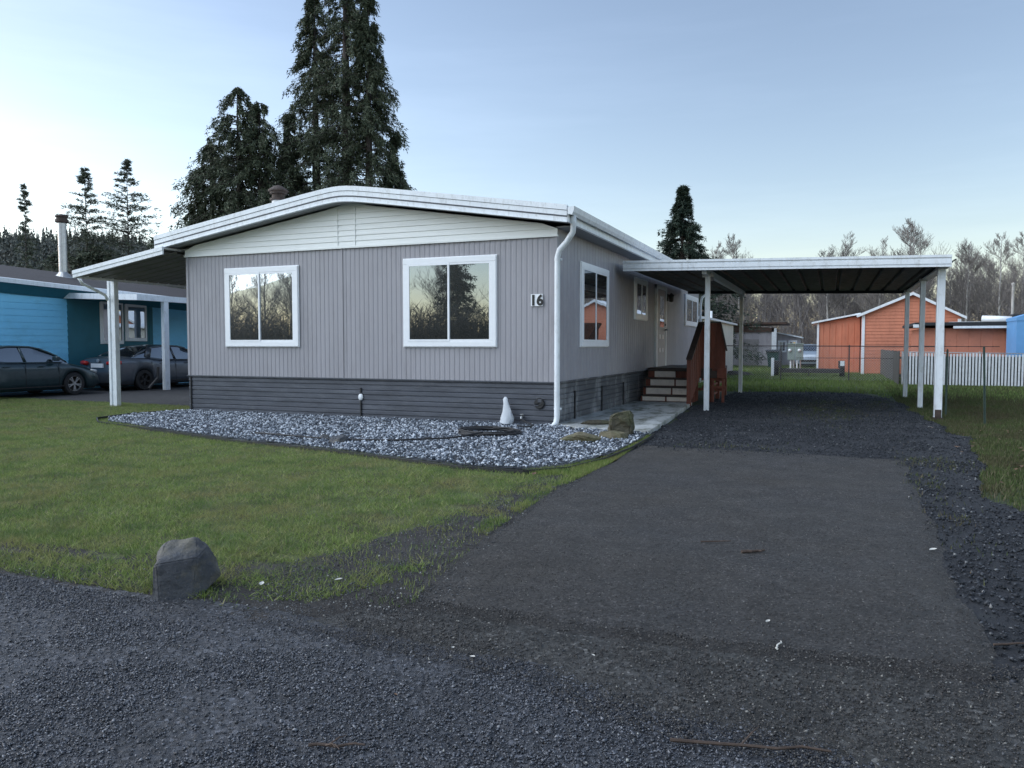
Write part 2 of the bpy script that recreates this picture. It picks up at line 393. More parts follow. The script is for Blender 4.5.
# ------------------------------------------------------------------ world, sun, camera
SUN_AZ = 90; SUN_EL = 8       # azimuth measured from +Y towards -X
w = bpy.data.worlds.new('World'); sc.world = w; w.use_nodes = True; nt = w.node_tree
bg = nt.nodes['Background']; sky = nt.nodes.new('ShaderNodeTexSky'); sky.sky_type = 'NISHITA'; sky.sun_disc = False
sky.sun_elevation = R(SUN_EL); sky.sun_rotation = R(-SUN_AZ); sky.altitude = 0; sky.air_density = 1.0; sky.dust_density = .4; sky.ozone_density = 1.6
bg.inputs['Strength'].default_value = .132
hs = node(nt, 'ShaderNodeHueSaturation'); hs.inputs['Saturation'].default_value = .88
L(nt, mixc(nt, 1.0, sky.outputs[0], (1.05,.965,1.035), 'MULTIPLY'), hs.inputs['Color']); tc = nt.nodes.new('ShaderNodeTexCoord')
streak = ramp(nt, noise(nt, 1.4, 6, .6, vec=tc.outputs['Generated'], stretch=(1.2,1.6,11)), [(.45, (1,1,1)), (.75, (1.1,1.08,1.07))])
L(nt, mixc(nt, 1.0, hs.outputs[0], streak, 'MULTIPLY'), bg.inputs[0])
sl = bpy.data.lights.new('sun', 'SUN'); sl.energy = 1.65; sl.angle = R(80); sl.color = (.86,.93,1)
so = bpy.data.objects.new('sun', sl); COL.objects.link(so)
sd = Vector((-math.sin(R(125))*math.cos(R(42)), math.cos(R(125))*math.cos(R(42)), math.sin(R(42))))   # soft light of the bright dusk sky
so.rotation_euler = sd.to_track_quat('Z', 'Y').to_euler()
cam = bpy.data.cameras.new('camera'); cam.sensor_width = 36; cam.lens = 772/1024*36; cam.clip_end = 2000; cam.clip_start = .05
co = bpy.data.objects.new('camera', cam); COL.objects.link(co); co.location = (0,0,1.45)
co.rotation_euler = (R(90)-math.atan(39/772), 0, R(22.4)); sc.camera = co
sc.view_settings.view_transform = 'Standard'; sc.view_settings.look = 'None'; sc.view_settings.exposure = 1.25; sc.view_settings.gamma = 1

# ------------------------------------------------------------------ ground
def grid(name, x0, x1, y0, y1, nx, ny, zf, mat, label=None, kind='structure'):
    X, Y = np.meshgrid(np.linspace(x0, x1, nx), np.linspace(y0, y1, ny)); Z = zf(X, Y)
    V = np.stack([X.ravel(), Y.ravel(), Z.ravel()], 1); i = np.arange(nx*ny).reshape(ny, nx)
    F = np.stack([i[:-1,:-1].ravel(), i[:-1,1:].ravel(), i[1:,1:].ravel(), i[1:,:-1].ravel()], 1)
    o = raw(name, V, F, mat, nv=4, smooth=True); tag(o, kind=kind); return o
def sheet(name, poly, z, mat, thick=0):
    mb = MB(); n = len(poly); mb.add([(x, y, z) for x, y in poly], [tuple(range(n))])
    me_o = mb.build(name, mat, fix=False); tag(me_o, kind='structure')
    if me_o.data.polygons[0].normal.z < 0: me_o.data.flip_normals()
    return me_o
def bedpoly(): return [(-12.75,12.72),(-12.95,12.45),(-13.1,11.6),(-12.9,10.8),(-12.3,10.3),(-10.5,9.75),(-8.3,9.1),(-6.4,8.75),(-5.2,8.45),(-3.9,8.1),(-3.2,8.1),(-2.85,8.5),(-2.66,9.3),(-2.6,10.4),(-2.62,11.6),(-2.66,12.2),(-3.9,12.45),(-4.42,12.72)]
BED = bedpoly()
big = 900
sheet('ground', [(-big,-big),(big,-big),(big,big),(-big,big)], -.012, M['ground'])
ROAD_Y = 3.2
rd = ragged([(-60,-2.9),(60,-2.9),(60,2.95),(.9,3.05),(-.4,3.12),(-1.2,3.25),(-2.6,3.3),(-4.8,3.24),(-60,3.3)], .12, .08)
def roadz(X, Y):
    return .002 + .012*(fbm(X*.8, Y*.8, 5)-.5) + .006*(fbm(X*9, Y*9, 9, 4)-.5)
# the road is a dense sheet so that its unevenness is real
def masked_grid(name, poly, x0, x1, y0, y1, step, zf, mat, taper=None):
    xs = np.arange(x0, x1+step, step); ys = np.arange(y0, y1+step, step); X, Y = np.meshgrid(xs, ys)
    nx, ny = len(xs), len(ys); i = np.arange(nx*ny).reshape(ny, nx)
    cx = (X[:-1,:-1]+X[1:,1:])/2; cy = (Y[:-1,:-1]+Y[1:,1:])/2; k = inpoly(cx, cy, poly)
    F = np.stack([i[:-1,:-1][k], i[:-1,1:][k], i[1:,1:][k], i[1:,:-1][k]], 1)
    Z = zf(X, Y)
    if taper:
        D = np.full(X.shape, 9.0); pp = poly[::2]
        for i_ in range(len(pp)):
            (ax, ay), (bx, by) = pp[i_], pp[(i_+1) % len(pp)]; dx, dy = bx-ax, by-ay
            t_ = np.clip(((X-ax)*dx+(Y-ay)*dy)/(dx*dx+dy*dy+1e-9), 0, 1); D = np.minimum(D, np.hypot(X-ax-t_*dx, Y-ay-t_*dy))
        Z = Z-taper[1]*(1-np.clip(D/taper[0], 0, 1))**1.5
    V = np.stack([X.ravel(), Y.ravel(), Z.ravel()], 1)
    u, inv = np.unique(F.ravel(), return_inverse=True)
    o = raw(name, V[u], inv.reshape(-1, 4), mat, nv=4, smooth=True); return tag(o, kind='structure')
sheet('road', [(-60,-3),(60,-3),(60,.3),(-60,.3)], .004, M['road'])
chip = lambda X, Y, a: a*(np.abs(fbm(X*38, Y*38, 19, 2)-.5)*2)**.8*(.6+.8*fbm(X*1.5, Y*1.5, 29, 3))
def roadfine(X, Y):
    wx, wy = X+.25*fbm(X*2, Y*2, 81), Y+.25*fbm(X*2, Y*2, 83); r_ = np.abs(fbm(wx*.9+wy*.5, wy*1.5, 87, 3)-.5)
    return roadz(X, Y)+.004+chip(X, Y, .012)-.012*np.clip(1-r_/.006, 0, 1)*(fbm(X*.6, Y*.6, 89) > .46)
masked_grid('road_edge', rd, -5.6, 2.2, .9, 3.6, .0085, roadfine, M['road'])
masked_grid('road_left', rd, -9, -5.6, .3, 3.6, .02, roadfine, M['road'])
sheet('road_under', [(-5.6,.3),(2.2,.3),(2.2,.93),(-5.6,.93)], .0045, M['road'])
sheet('road_right', [(2.2,.3),(4,.3),(4,2.95),(2.2,2.95)], .0045, M['road'])
sheet('road_far_side', [(-60,.3),(-9,.3),(-9,3.25),(-60,3.3)], .0045, M['road'])
sheet('road_near_side', [(4,.3),(60,.3),(60,2.95),(4,2.95)], .0045, M['road'])
apron = ragged([(-2.75,3.1),(-2.4,3.75),(-1.6,3.72),(-.6,3.75),(.2,3.78),(.75,3.9),(1.6,4.1),(2.6,3.6),(3.0,2.9),(.6,2.6),(-.3,2.72),(-1.2,3.0)], .1, .06, 8)
masked_grid('driveway_apron', apron, -3, 3.2, 2.3, 4.4, .012, lambda X, Y: roadz(X, Y)+.014+chip(X, Y, .01)+.012*(fbm(X*5, Y*5, 71)-.5), M['apron'], (.3,.034))
drive = ragged([(-2.15,3.62),(.62,3.72),(.78,4.6),(.84,7),(.86,10.72),(-.6,10.85),(-2.5,10.9),(-2.5,9),(-2.55,7.2),(-2.42,5.2)], .13, .06, 4)
masked_grid('driveway', drive, -2.8, 1.1, 3.4, 11.1, .018, lambda X, Y: .018+chip(X, Y, .006)+.014*(fbm(X*.7, Y*.7, 21)-.5)+.003*(fbm(X*8, Y*8, 3)-.5), M['drive'], (.12,.014))
gd = ragged([(-2.6,10.5),(-2.62,12.3),(-2.72,14),(-2.95,18.4),(-2.6,24.3),(-.5,26),(.6,25.6),(1.5,23),(1.75,17),(1.95,13.5),(1.7,11),(1.45,9),(1.55,7),(1.75,5.5),(2.6,3.6),(.6,3.4),(.6,10.5)], .22, .15, 6)
masked_grid('gravel_drive', gd, -3.3, 3, 3.2, 27, .05, lambda X, Y: .006+.02*(fbm(X*1.2, Y*1.2, 31)-.5), M['darkgravel'])
lawn = ragged([(-40,3.42),(-4.9,3.5),(-3.5,3.55),(-2.95,3.9),(-2.95,4.8),(-2.75,6),(-2.62,7.4),(-2.5,8.9),(-2.52,10.6),(-2.62,12.2),(-13.2,13.9),(-20,14.2),(-40,13.2)], .1, .1, 12)
masked_grid('lawn', lawn, -24, -2.3, 3.3, 15, .08, lambda X, Y: .004+.05*(fbm(X*.9, Y*.9, 41)-.45)*np.clip((Y-3.3)*1.5, 0, 1)*np.clip((-2.4-X)*1.2, 0, 1)*np.clip((12.4-Y)*1.2, .1, 1), M['lawnbase'])
dirtp = ragged([(-2.7,3.2),(-1.85,3.6),(-2.2,4.6),(-2.35,6),(-2.4,7.9),(-2.8,8.0),(-2.95,7.2),(-2.85,6.2),(-2.95,5.2),(-3.2,4.2),(-3.1,3.6)], .12, .08, 14)
masked_grid('dirt_strip', dirtp, -4, -2, 3.2, 8.4, .03, lambda X, Y: .012+.03*(fbm(X*3.5, Y*3.5, 51, 5)-.45), M['dirt'], (.2,.008))
masked_grid('dirt_verge', ragged([(-14,3.02),(-2.5,3.0),(-2.7,3.9),(-3.2,4.2),(-4.2,4.1),(-5,3.95),(-9,3.9),(-14,3.9)], .1, .07, 17), -14, -2.2, 2.8, 4.4, .025, lambda X, Y: .008+.024*(fbm(X*3.5, Y*3.5, 57, 5)-.45), M['dirt'], (.2,.022))
masked_grid('gravel_bed', BED, -13.3, -2.4, 8, 12.8, .06, lambda X, Y: .035+.03*(fbm(X*2, Y*2, 61)-.5), M['gravelbase'])
sheet('side_driveway', [(-22.9,14.0),(-14.2,13.9),(-13.9,16),(-13.9,40),(-22.9,40)], .004, M['farroad'])
sheet('side_driveway_left', [(-40,13.0),(-22.9,13.7),(-22.9,16.5),(-40,16)], .0045, M['farroad'])
c = MB(); c.prism([(-2.66,12.2),(-3.05,18.75),(-4.42,18.75),(-4.42,12.75),(-3.92,12.35)], 'z', -.05, .075)
tag(c.build('concrete_path', M['concrete'], bevel=.01), kind='structure')

# ------------------------------------------------------------------ scatter helpers
TH = R(22.4)
def infrustum(x, y, m=.12, ymax=1e9):
    f = -math.sin(TH)*x+math.cos(TH)*y; r = math.cos(TH)*x+math.sin(TH)*y
    return (f > 1.2) & (np.abs(r) < f*(.6635+m)+.4)
def gz(base, amp, sc_, seed): return lambda x, y: base+amp*(fbm(x*sc_, y*sc_, seed)-.5)
def stones(name, poly, n, smin, smax, zf, mat, label=None, keep=None, flat=.6, dens=None):
    P = np.array(poly); lo, hi = P.min(0), P.max(0)
    x = RS.uniform(lo[0], hi[0], n*4); y = RS.uniform(lo[1], hi[1], n*4)
    k = inpoly(x, y, poly) & infrustum(x, y)
    if keep is not None: k &= keep(x, y)
    if dens is not None: k &= RS.rand(len(x)) < dens(x, y)
    x, y = x[k][:n], y[k][:n]; n = len(x)
    base = np.array([(1,0,0),(-1,0,0),(0,1,0),(0,-1,0),(0,0,1),(0,0,-1)], float)
    F0 = np.array([(0,2,4),(2,1,4),(1,3,4),(3,0,4),(2,0,5),(1,2,5),(3,1,5),(0,3,5)])
    s = smin+(smax-smin)*RS.rand(n)**2.2
    V = base[None]*RS.uniform(.55, 1.2, (n,6,1)) + RS.uniform(-.35,.35,(n,6,3))
    V *= np.stack([RS.uniform(.7,1.2,n), RS.uniform(.5,1,n), np.full(n, flat)*RS.uniform(.7,1.2,n)], 1)[:,None,:]
    ax = RS.normal(size=(n,3)); ax /= np.linalg.norm(ax, axis=1)[:,None]; an = RS.uniform(0, 2*PI, n)
    tilt = RS.rand(n) < .5; ax[tilt] = (0,0,1)
    K = np.zeros((n,3,3)); K[:,0,1] = -ax[:,2]; K[:,0,2] = ax[:,1]; K[:,1,0] = ax[:,2]; K[:,1,2] = -ax[:,0]; K[:,2,0] = -ax[:,1]; K[:,2,1] = ax[:,0]
    Rm = np.eye(3)[None]+np.sin(an)[:,None,None]*K+(1-np.cos(an))[:,None,None]*(K@K)
    V = np.einsum('nij,nkj->nki', Rm, V)*(s/2)[:,None,None]
    V[:,:,0] += x[:,None]; V[:,:,1] += y[:,None]; V[:,:,2] += (zf(x, y)+s*.18)[:,None]
    F = (F0[None]+(np.arange(n)*6)[:,None,None]).reshape(-1,3)
    o = raw(name, V.reshape(-1,3), F, mat, attr=np.repeat(RS.rand(n), 6))
    return tag(o, label, 'gravel', kind='stuff')
def blades(name, poly, n, h, wd, zf, mat, label, keep=None, dens=None, m=.12, lean=.6):
    P = np.array(poly); lo, hi = P.min(0), P.max(0)
    x = RS.uniform(lo[0], hi[0], n*6); y = RS.uniform(lo[1], hi[1], n*6)
    k = infrustum(x, y, m); x, y = x[k], y[k]; k = inpoly(x, y, poly)
    if keep is not None: k &= keep(x, y)
    if dens is not None: k &= RS.rand(len(x)) < dens(x, y)
    x, y = x[k][:n], y[k][:n]; n = len(x)
    a = RS.uniform(0, 2*PI, n); hh = h*RS.uniform(.45, 1.3, n)*(.55+.9*fbm(x*1.7, y*1.7, 77)); ww = wd*RS.uniform(.6, 1.3, n)
    la = RS.uniform(0, 2*PI, n); ll = hh*lean*RS.rand(n)
    z = zf(x, y)
    dx, dy = np.cos(a)*ww/2, np.sin(a)*ww/2
    A = np.stack([x-dx, y-dy, z-.004], 1); B = np.stack([x+dx, y+dy, z-.004], 1)
    C_ = np.stack([x+np.cos(la)*ll, y+np.sin(la)*ll, z+hh*.8], 1)
    V = np.stack([A, B, C_], 1).reshape(-1,3); F = np.arange(3*n).reshape(-1,3)
    o = raw(name, V, F, mat, attr=np.repeat(RS.rand(n), 3)); return tag(o, label, 'grass', kind='stuff')

lawnz = lambda X, Y: .004+.05*(fbm(X*.9, Y*.9, 41)-.45)*np.clip((Y-3.3)*1.5, 0, 1)*np.clip((-2.4-X)*1.2, 0, 1)*np.clip((12.4-Y)*1.2, .1, 1)
def lawndens(x, y):
    d = np.ones_like(x)
    bare = fbm(x*2.2, y*2.2, 93, 5); edge = np.clip((y-3.17+(fbm(x*2.2, y*2.2, 131, 4)-.5)*.5)/.2, 0, 1); edge2 = np.clip((-2.6-.3*np.clip((7.2-y)/1.5, 0, 1)-x+(fbm(x*1.8, y*1.8, 137, 4)-.5)*1.0)/.5, 0, 1)
    d *= np.where(bare < .62-.35*np.minimum(edge, edge2)*1.2 + -.0, np.clip(np.minimum(edge, edge2)*1.35+.03+(fbm(x*4, y*4, 5)-.5)*1.0, 0, 1), 1)
    # worn patches round the boulder
    for (px_, py_, r1, r2) in ((-3.85,3.75,.34,.12),(-3.15,3.5,.24,.12),(-3.35,4.25,.3,.09),(-4.6,3.75,.5,.1),(-5.3,3.6,.4,.08),(-2.85,4.1,.2,.25),(-3.05,6.6,.3,.25),(-3.2,5.4,.2,.2)):
        q = ((x-px_)/r1)**2+((y-py_)/r2)**2; d *= np.clip(q*.9-.1+fbm(x*6, y*6, 8)*.5, 0, 1)
    q = 1/np.maximum(y, 3)**.9; return d*q/q.max()
lawn2 = [(-24,3.2),(-2.75,3.25),(-2.35,4.2),(-2.5,6),(-2.55,9),(-2.5,10.6),(-2.62,12.2),(-13.2,13.9),(-20,14.2),(-40,13.2)]
blades('lawn_grass', lawn2, 360000, .04, .007, lambda x, y: lawnz(x, y)+.009, M['grass'], 'short mossy winter grass covering the front lawn beside the driveway',
       keep=lambda x, y: ~inpoly(x, y, BED), dens=lawndens, lean=1.9)
blades('lawn_tufts', lawn, 26000, .085, .006, lawnz, M['grass'], 'longer grass tufts standing along the lawn edge and in clumps on the lawn', keep=lambda x, y: ~inpoly(x, y, BED),
       dens=lambda x, y: np.clip((fbm(x*2.3, y*2.3, 101)-.56)*7, 0, 1)*(.25+.75*(y < 5.2))*np.clip((y-3.25)*5, 0, 1), lean=1.0)
edgep = [(-2.95,4.6),(-2.2,3.9),(-2.4,5.5),(-2.5,7.5),(-2.45,10.9),(-2.55,12.2),(-2.9,12.2),(-2.62,8.4),(-3.2,7.9),(-3.1,7)]
def edged(x, y):
    line = np.interp(y, [3.6,5.2,7.2,9,11], [-2.15,-2.42,-2.55,-2.5,-2.5]); t = np.exp(-((x-line)/.09)**2)
    return np.where(y > 8, .8, np.clip(t*1.1*np.clip((fbm(x*4, y*3, 12)-.47)*9, 0, 1), 0, 1)*.55+.03)
blades('driveway_edge_grass', [(-3.2,3.6),(-2.0,3.6),(-2.3,12),(-2.75,12),(-3.2,8)], 24000, .045, .006, lambda x, y: .018+0*x, M['grass'], 'mossy grass tufts creeping along the left edge of the driveway', dens=edged,
       keep=lambda x, y: (~inpoly(x, y, BED)) & ((x < np.interp(y, [3.6,5.2,7.2,9,12], [-2.1,-2.36,-2.49,-2.44,-2.55]))))
blades('back_grass', [(-9,24.2),(1.2,25.2),(1.6,22),(9,22),(12,60),(-12,70),(-12,40)], 90000, .12, .03, lambda x, y: .0*x-.01, M['fargrass'], 'bright green grass field between the carport and the orange house',
       dens=lambda x, y: np.clip((y-24)*.4+fbm(x*2, y*2, 4), 0, 1)*np.clip(28/np.maximum(y, 20), .3, 1), m=.1)
blades('side_yard_grass', [(1.1,6),(3.4,5),(7,9),(9,31),(1.8,31),(1.5,18),(1.4,12)], 140000, .07, .012, lambda x, y: .0*x-.008, M['dullgrass'], 'dull patchy grass and leaf litter beside the right carport posts',
       dens=lambda x, y: np.clip(fbm(x*1.4, y*1.4, 6)*2.4-.3+(y-12)*.06, 0.25, 1)*np.clip(12/np.maximum(y, 6), .3, 1), keep=lambda x, y: ~inpoly(x, y, gd))
def gmoss(x, y):
    g = np.exp(-((x+.1)**2/.5+(y-18.8)**2/6))+np.exp(-((x+1.2)**2/.25+(y-11.1)**2/.1))+np.exp(-((x-.95)**2/.02+(y-8.6)**2/4))+np.exp(-((x-1.25)**2/.1+(y-10.6)**2/.2))+.7*np.exp(-((x-1.2)**2/.1+(y-21)**2/3))
    return np.clip(g, 0, 1)*(fbm(x*4, y*4, 9) > .45)
blades('gravel_drive_tufts', [(-2.5,5),(1.9,5),(1.9,24),(-2.5,24)], 9000, .05, .01, lambda x, y: .01+0*x, M['dullgrass'], 'thin moss and grass tufts growing through the dark gravel drive', dens=gmoss)
stones('white_rock_bed', BED, 30000, .022, .07, gz(.05,.04,2,61), M['whiterock'], 'blue grey and white crushed rock bed along the front of the gray house')
gdz = gz(.012,.02,1.2,31)
stones('dark_gravel', gd, 36000, .014, .045, gdz, M['darkrock'], 'dark wet gravel covering the drive under the carport and down its right side', keep=lambda x, y: (~inpoly(x, y, drive)) & (y > 3.3),
       dens=lambda x, y: np.clip(9/np.maximum(y, 4), .25, 1)*(.35+.65*(fbm(x*2, y*2, 3) > .4)))
stones('gravel_spill', drive, 5000, .01, .03, lambda x, y: .028+0*x, M['darkrock'], 'dark gravel spilled over the far and right edges of the asphalt driveway', dens=lambda x, y: np.clip(np.exp(-((10.85-y)/.35)**2)+np.exp(-((.85-x)/.1)**2), 0, 1)*(fbm(x*3, y*3, 161) > .42))
stones('road_edge_chips', [(-9,2.5),(-3,2.5),(-1,2.3),(3,2.1),(3,4.5),(.7,4.4),(-2.2,4),(-2.6,8),(-3.2,8),(-3.3,4.2),(-4,3.8),(-9,3.8)], 42000, .005, .02, gz(.018,.012,.8,5), M['roadchip'], 'loose stone chips strewn where road and driveway meet the lawn',
       dens=lambda x, y: np.clip(np.exp(-((y-3.2)/.25)**2)+.35*(x < -2.3)*(x > -3)*(y > 3.5)+.16*(y < 4.2), 0, 1)*(.3+.7*(fbm(x*3, y*3, 2) > .42)))
stones('driveway_chips', drive, 60000, .005, .012, lambda x, y: .0195+.014*(fbm(x*.7, y*.7, 21)-.5), M['drivechip'], 'fine stone aggregate of the dark asphalt driveway', dens=lambda x, y: np.clip((4.2/np.maximum(y, 3.6))**2, 0, 1), flat=.5)
stones('apron_chips', apron, 24000, .006, .017, lambda x, y: roadz(x, y)+.021, M['drivechip'], 'loose fine gravel across the mouth of the driveway', flat=.6, dens=lambda x, y: .4+.6*(fbm(x*2.5, y*2.5, 151, 4) > .45))
stones('road_chipseal', [(-5.6,.9),(2.2,.9),(2.2,3.0),(-1.2,3.2),(-5.6,3.2)], 95000, .008, .02, lambda x, y: roadfine(x, y)+.0005, M['chipseal'], 'coarse wet stone chips bound in the road surface', flat=.55, dens=lambda x, y: .2+.8*np.clip((fbm(x*1.8, y*2.6, 141, 4)-.38)*7, 0, 1))
stones('dirt_pebbles', dirtp, 9000, .005, .02, lambda x, y: .022+0*x, M['roadchip'], 'pebbles mixed in the bare dirt between lawn and driveway')
# landscape edging strip
ed = MB(); pts = [(x, y, .025) for x, y in [(-12.95,12.7),(-13.12,12.3),(-13.28,11.6),(-13.1,10.7),(-12.4,10.15),(-10.5,9.62),(-8.3,8.97),(-6.4,8.62),(-5.2,8.32),(-3.9,7.97),(-3.15,7.97),(-2.76,8.4),(-2.56,9.3),(-2.5,10.4),(-2.52,11.6),(-2.56,12.15)]]
for a, b in zip(pts, pts[1:]): ed.bar(a, b, .02, .06)
tag(ed.build('lawn_edging', M['black']), 'black plastic edging curving round the white rock bed', 'edging')

# ------------------------------------------------------------------ the gray home
HX0, HX1, HY0, HY1 = -12.78, -4.41, 12.73, 28.3; SZ, TZ = .80, 3.37
home = thing('mobile_home', (-8.6,20.5,0), 'gray single storey home with white gable, charcoal skirting and number 16', 'house')
def roofz(x):
    t = abs(x+8.6)
    return 4.45-.155*max(0, math.sqrt(t*t+.09)-.12)
c = MB()
c.box(HX0+.03, HX1-.03, HY0+.05, HY1-.03, .1, 3.32)
c.prism([(-12.6,3.3),(-4.6,3.3),(-4.6,roofz(-4.6)-.34),(-8.6,roofz(-8.6)-.34),(-12.6,roofz(-12.6)-.34)], 'y', HY0+.05, HY1-.05)
c.build('wall', M['siding'], home)
def corr(a0, a1, per=.102, gw=.045, gd_=.007, sgn=1, base=0):
    out = []; x = a0
    while x < a1:
        out += [(x, base), (min(a1, x+per-gw), base), (min(a1, x+per-gw*.75), base+gd_*sgn), (min(a1, x+per-gw*.25), base+gd_*sgn)]; x += per
    out.append((a1, base)); return out
f = MB(); f.strip(corr(HX0, HX1, base=HY0), 'z', SZ, TZ)
f.bar((-8.83,HY0-.006,SZ),(-8.83,HY0-.006,TZ), .04, .012, up=(0,1,0))
f.build('siding', M['siding'], home, fix=False)
s_ = MB(); ln = [(b, a) for a, b in corr(HY0, HY1, .2, .02, -.008, 1, HX1)]
s_.strip(ln, 'z', SZ, 3.5); s_.build('siding', M['siding_side'], home, fix=False)
for (x, y) in ((HX1, HY0), (HX0, HY0)):
    mb = MB(); sx = .045 if x > -8 else -.045
    mb.box(x-sx, x+.012*(1 if sx > 0 else -1), HY0-.014, HY0+.045, SZ-.01, TZ); mb.build('corner_trim', M['siding'], home)
# skirting with horizontal ribs
def ribs(sgn, base):
    out = [(base-sgn*.02, .80), (base-sgn*.02, .765)]
    z = .76
    while z > .05:
        out += [(base+0*sgn, z), (base-sgn*.014, z-.012), (base-sgn*.014, z-.07), (base+sgn*.004, z-.078), (base+sgn*.004, z-.086), (base-sgn*.008, z-.094), (base-sgn*.008, z-.175), (base+sgn*.012, z-.182)]; z -= .19
    out.append((base, 0.0)); return out
k = MB(); k.strip(ribs(1, HY0+.012), 'x', HX0-.005, HX1+.005)
k.box(HX0-.03, HX1+.03, HY0-.035, HY0, .785, .805); k.build('skirting', M['skirt'], home, fix=False)
k = MB(); l2 = ribs(-1, HX1-.012); k.strip([(a, b) for a, b in l2], 'y', HY0, HY1)
k.box(HX1, HX1+.035, HY0-.03, HY1, .785, .805); k.build('skirting', M['skirt_side'], home, fix=False)
for x in (-8.42, -12.72):
    k = MB(); k.box(x-.012, x+.012, HY0-.025, HY0, .03, .62 if x > -10 else .78); k.build('skirting_seam', M['black'], home)
for y in (13.75, 15.6, 17.4):
    k = MB(); k.box(HX1, HX1+.028, y-.012, y+.012, .03, .6); k.build('skirting_seam', M['black'], home)
# round vent + faucet on skirting
v = MB(); vx = -8.47
v.lathe((0,0,0), [(.0,.04),(.05,.04),(.075,.02),(.08,0)], 16); v.xf(Matrix.Translation((vx+.05,HY0-.012,.44)) @ Matrix.Rotation(R(90),4,'X') @ Matrix.Scale(1.3,4,(0,1,0)) @ Matrix.Scale(.66,4)); v.build('skirting_vent', M['white'], home, smooth=True)
v = MB(); v.tube([(-5.03,HY0,.18),(-5.03,HY0-.1,.18),(-5.03,HY0-.11,.14)], .016); v.lathe((-5.03,HY0-.07,.2), [(0,.03),(.035,.03),(.035,.015),(0,.015)], 10); v.build('garden_tap', M['galv'], home)
v = MB(); v.lathe((0,0,0), [(.0,.015),(.03,.03),(.085,.03),(.1,.0),(.05,.012),(0,.012)], 18); v.xf(Matrix.Translation((-4.72,HY0-.012,.42)) @ Matrix.Rotation(R(90),4,'X')); v.box(-4.80,-4.66,HY0-.05,HY0-.03,.4,.42); v.build('dryer_vent', M['black'], home, smooth=False)
v = MB(); v.box(-4.81,-4.72,HY0-.05,HY0,.38,.42); v.box(-4.74,-4.67,HY0-.045,HY0,.44,.5); v.build('cable_box', M['skirt'], home, bevel=.005)
# gable lap boards
g = MB(); z = TZ-.02; gx0, gx1 = HX0-.02, HX1+.02; first = True
while z < 4.2:
    z2 = z+.105
    lim = lambda zz: (4.45-.30-zz)/.155+.12
    a, b = lim(z), lim(z2)
    if a > .05:
        xa0, xa1 = max(gx0, -8.6-a), min(gx1, -8.6+a); b = max(b, .02); xb0, xb1 = max(gx0, -8.6-b), min(gx1, -8.6+b)
        g.add([(xa0,HY0-.034,z),(xa1,HY0-.034,z),(xb1,HY0-.018,z2),(xb0,HY0-.018,z2),(xa0,HY0-.016,z),(xa1,HY0-.016,z)], [(0,1,2,3),(4,5,1,0)])
    z = z2
for x in (-8.9,-8.5): g.box(x-.006, x+.006, HY0-.038, HY0-.02, TZ, 4.1)
g.box(gx0-.01, gx1+.01, HY0-.045, HY0-.005, TZ-.05, TZ-.018)
g.build('gable_panel', M['gable'], home, fix=False)
# roof: sheet + fascia
FY0, FY1 = 12.36, 28.6; RX0, RX1 = -13.28, -4.1
xs = [RX0, -12,-11,-10,-9.4,-9.1,-8.9,-8.75,-8.6,-8.45,-8.3,-8.1,-7.8,-7,-6,-5, RX1]
top = [(x, roofz(x)) for x in xs]
r = MB(); r.prism(top+[(x, z-.05) for x, z in top[::-1]], 'y', FY0+.01, FY1); roof = r.build('roof', M['roofmetal'], home)
r = MB(); r.strip([(x, z-.255) for x, z in top], 'y', FY0+.03, HY0); r.box(HX1, RX1+.02, HY0, FY1-.02, 3.475, 3.495); r.box(RX0, HX0, HY0, FY1-.02, 3.475, 3.495)
r.build('soffit', M['soffit'], roof, fix=False)
def band(mb, off0, off1, y0, y1):
    mb.prism([(x, z-off0) for x, z in top]+[(x, z-off1) for x, z in top[::-1]], 'y', y0, y1)
r = MB(); band(r, -.012, .075, FY0-.03, FY0+.03); band(r, .083, .165, FY0-.018, FY0+.03); band(r, .172, .27, FY0-.008, FY0+.03); band(r, .262, .275, FY0-.02, FY0+.05)
r.build('fascia', M['whitemetal'], roof)
r = MB(); band(r, .06, .19, FY0-.012, FY0+.02); r.build('fascia_groove', M['skirt'], roof)
r = MB(); r.box(RX1-.01, RX1+.02, FY0, FY1, 3.5, 3.73); r.build('eave_board', M['whitemetal'], roof)
r = MB(); r.box(RX0-.02, RX0+.01, FY0, FY1, 3.5, 3.73); r.build('eave_board', M['whitemetal'], roof)
gt = MB(); G0 = RX1+.02
gt.strip([(G0,3.74),(G0,3.63),(G0+.07,3.61),(G0+.1,3.66),(G0+.115,3.75),(G0+.1,3.755)], 'y', FY0-.03, FY1)
gt.prism([(G0,3.74),(G0,3.63),(G0+.07,3.61),(G0+.1,3.66),(G0+.115,3.75)], 'y', FY0-.035, FY0-.03)
gut = gt.build('gutter', M['whitemetal'], home, fix=False)
d = MB(); d.tube([(-4.04,12.5,3.62),(-4.04,12.52,3.5),(-4.07,12.58,3.36),(-4.2,12.62,3.2),(-4.33,12.64,3.08),(-4.37,12.65,2.95),(-4.37,12.65,1.6),(-4.37,12.65,.2),(-4.38,12.63,.1),(-4.42,12.56,.03)], [.05]*10, 10)
for z in (.32, 2.9): d.box(-4.43,-4.31,12.66,12.74,z,z+.04)
d.build('downspout', M['whitemetal'], home, smooth=True)
d = MB(); d.tube([(-3.98,28.5,3.62),(-4.0,28.45,3.4),(-4.3,28.35,3.15),(-4.35,28.35,2.9),(-4.35,28.35,.1)], .045, 8); d.build('downspout', M['whitemetal'], home, smooth=True)
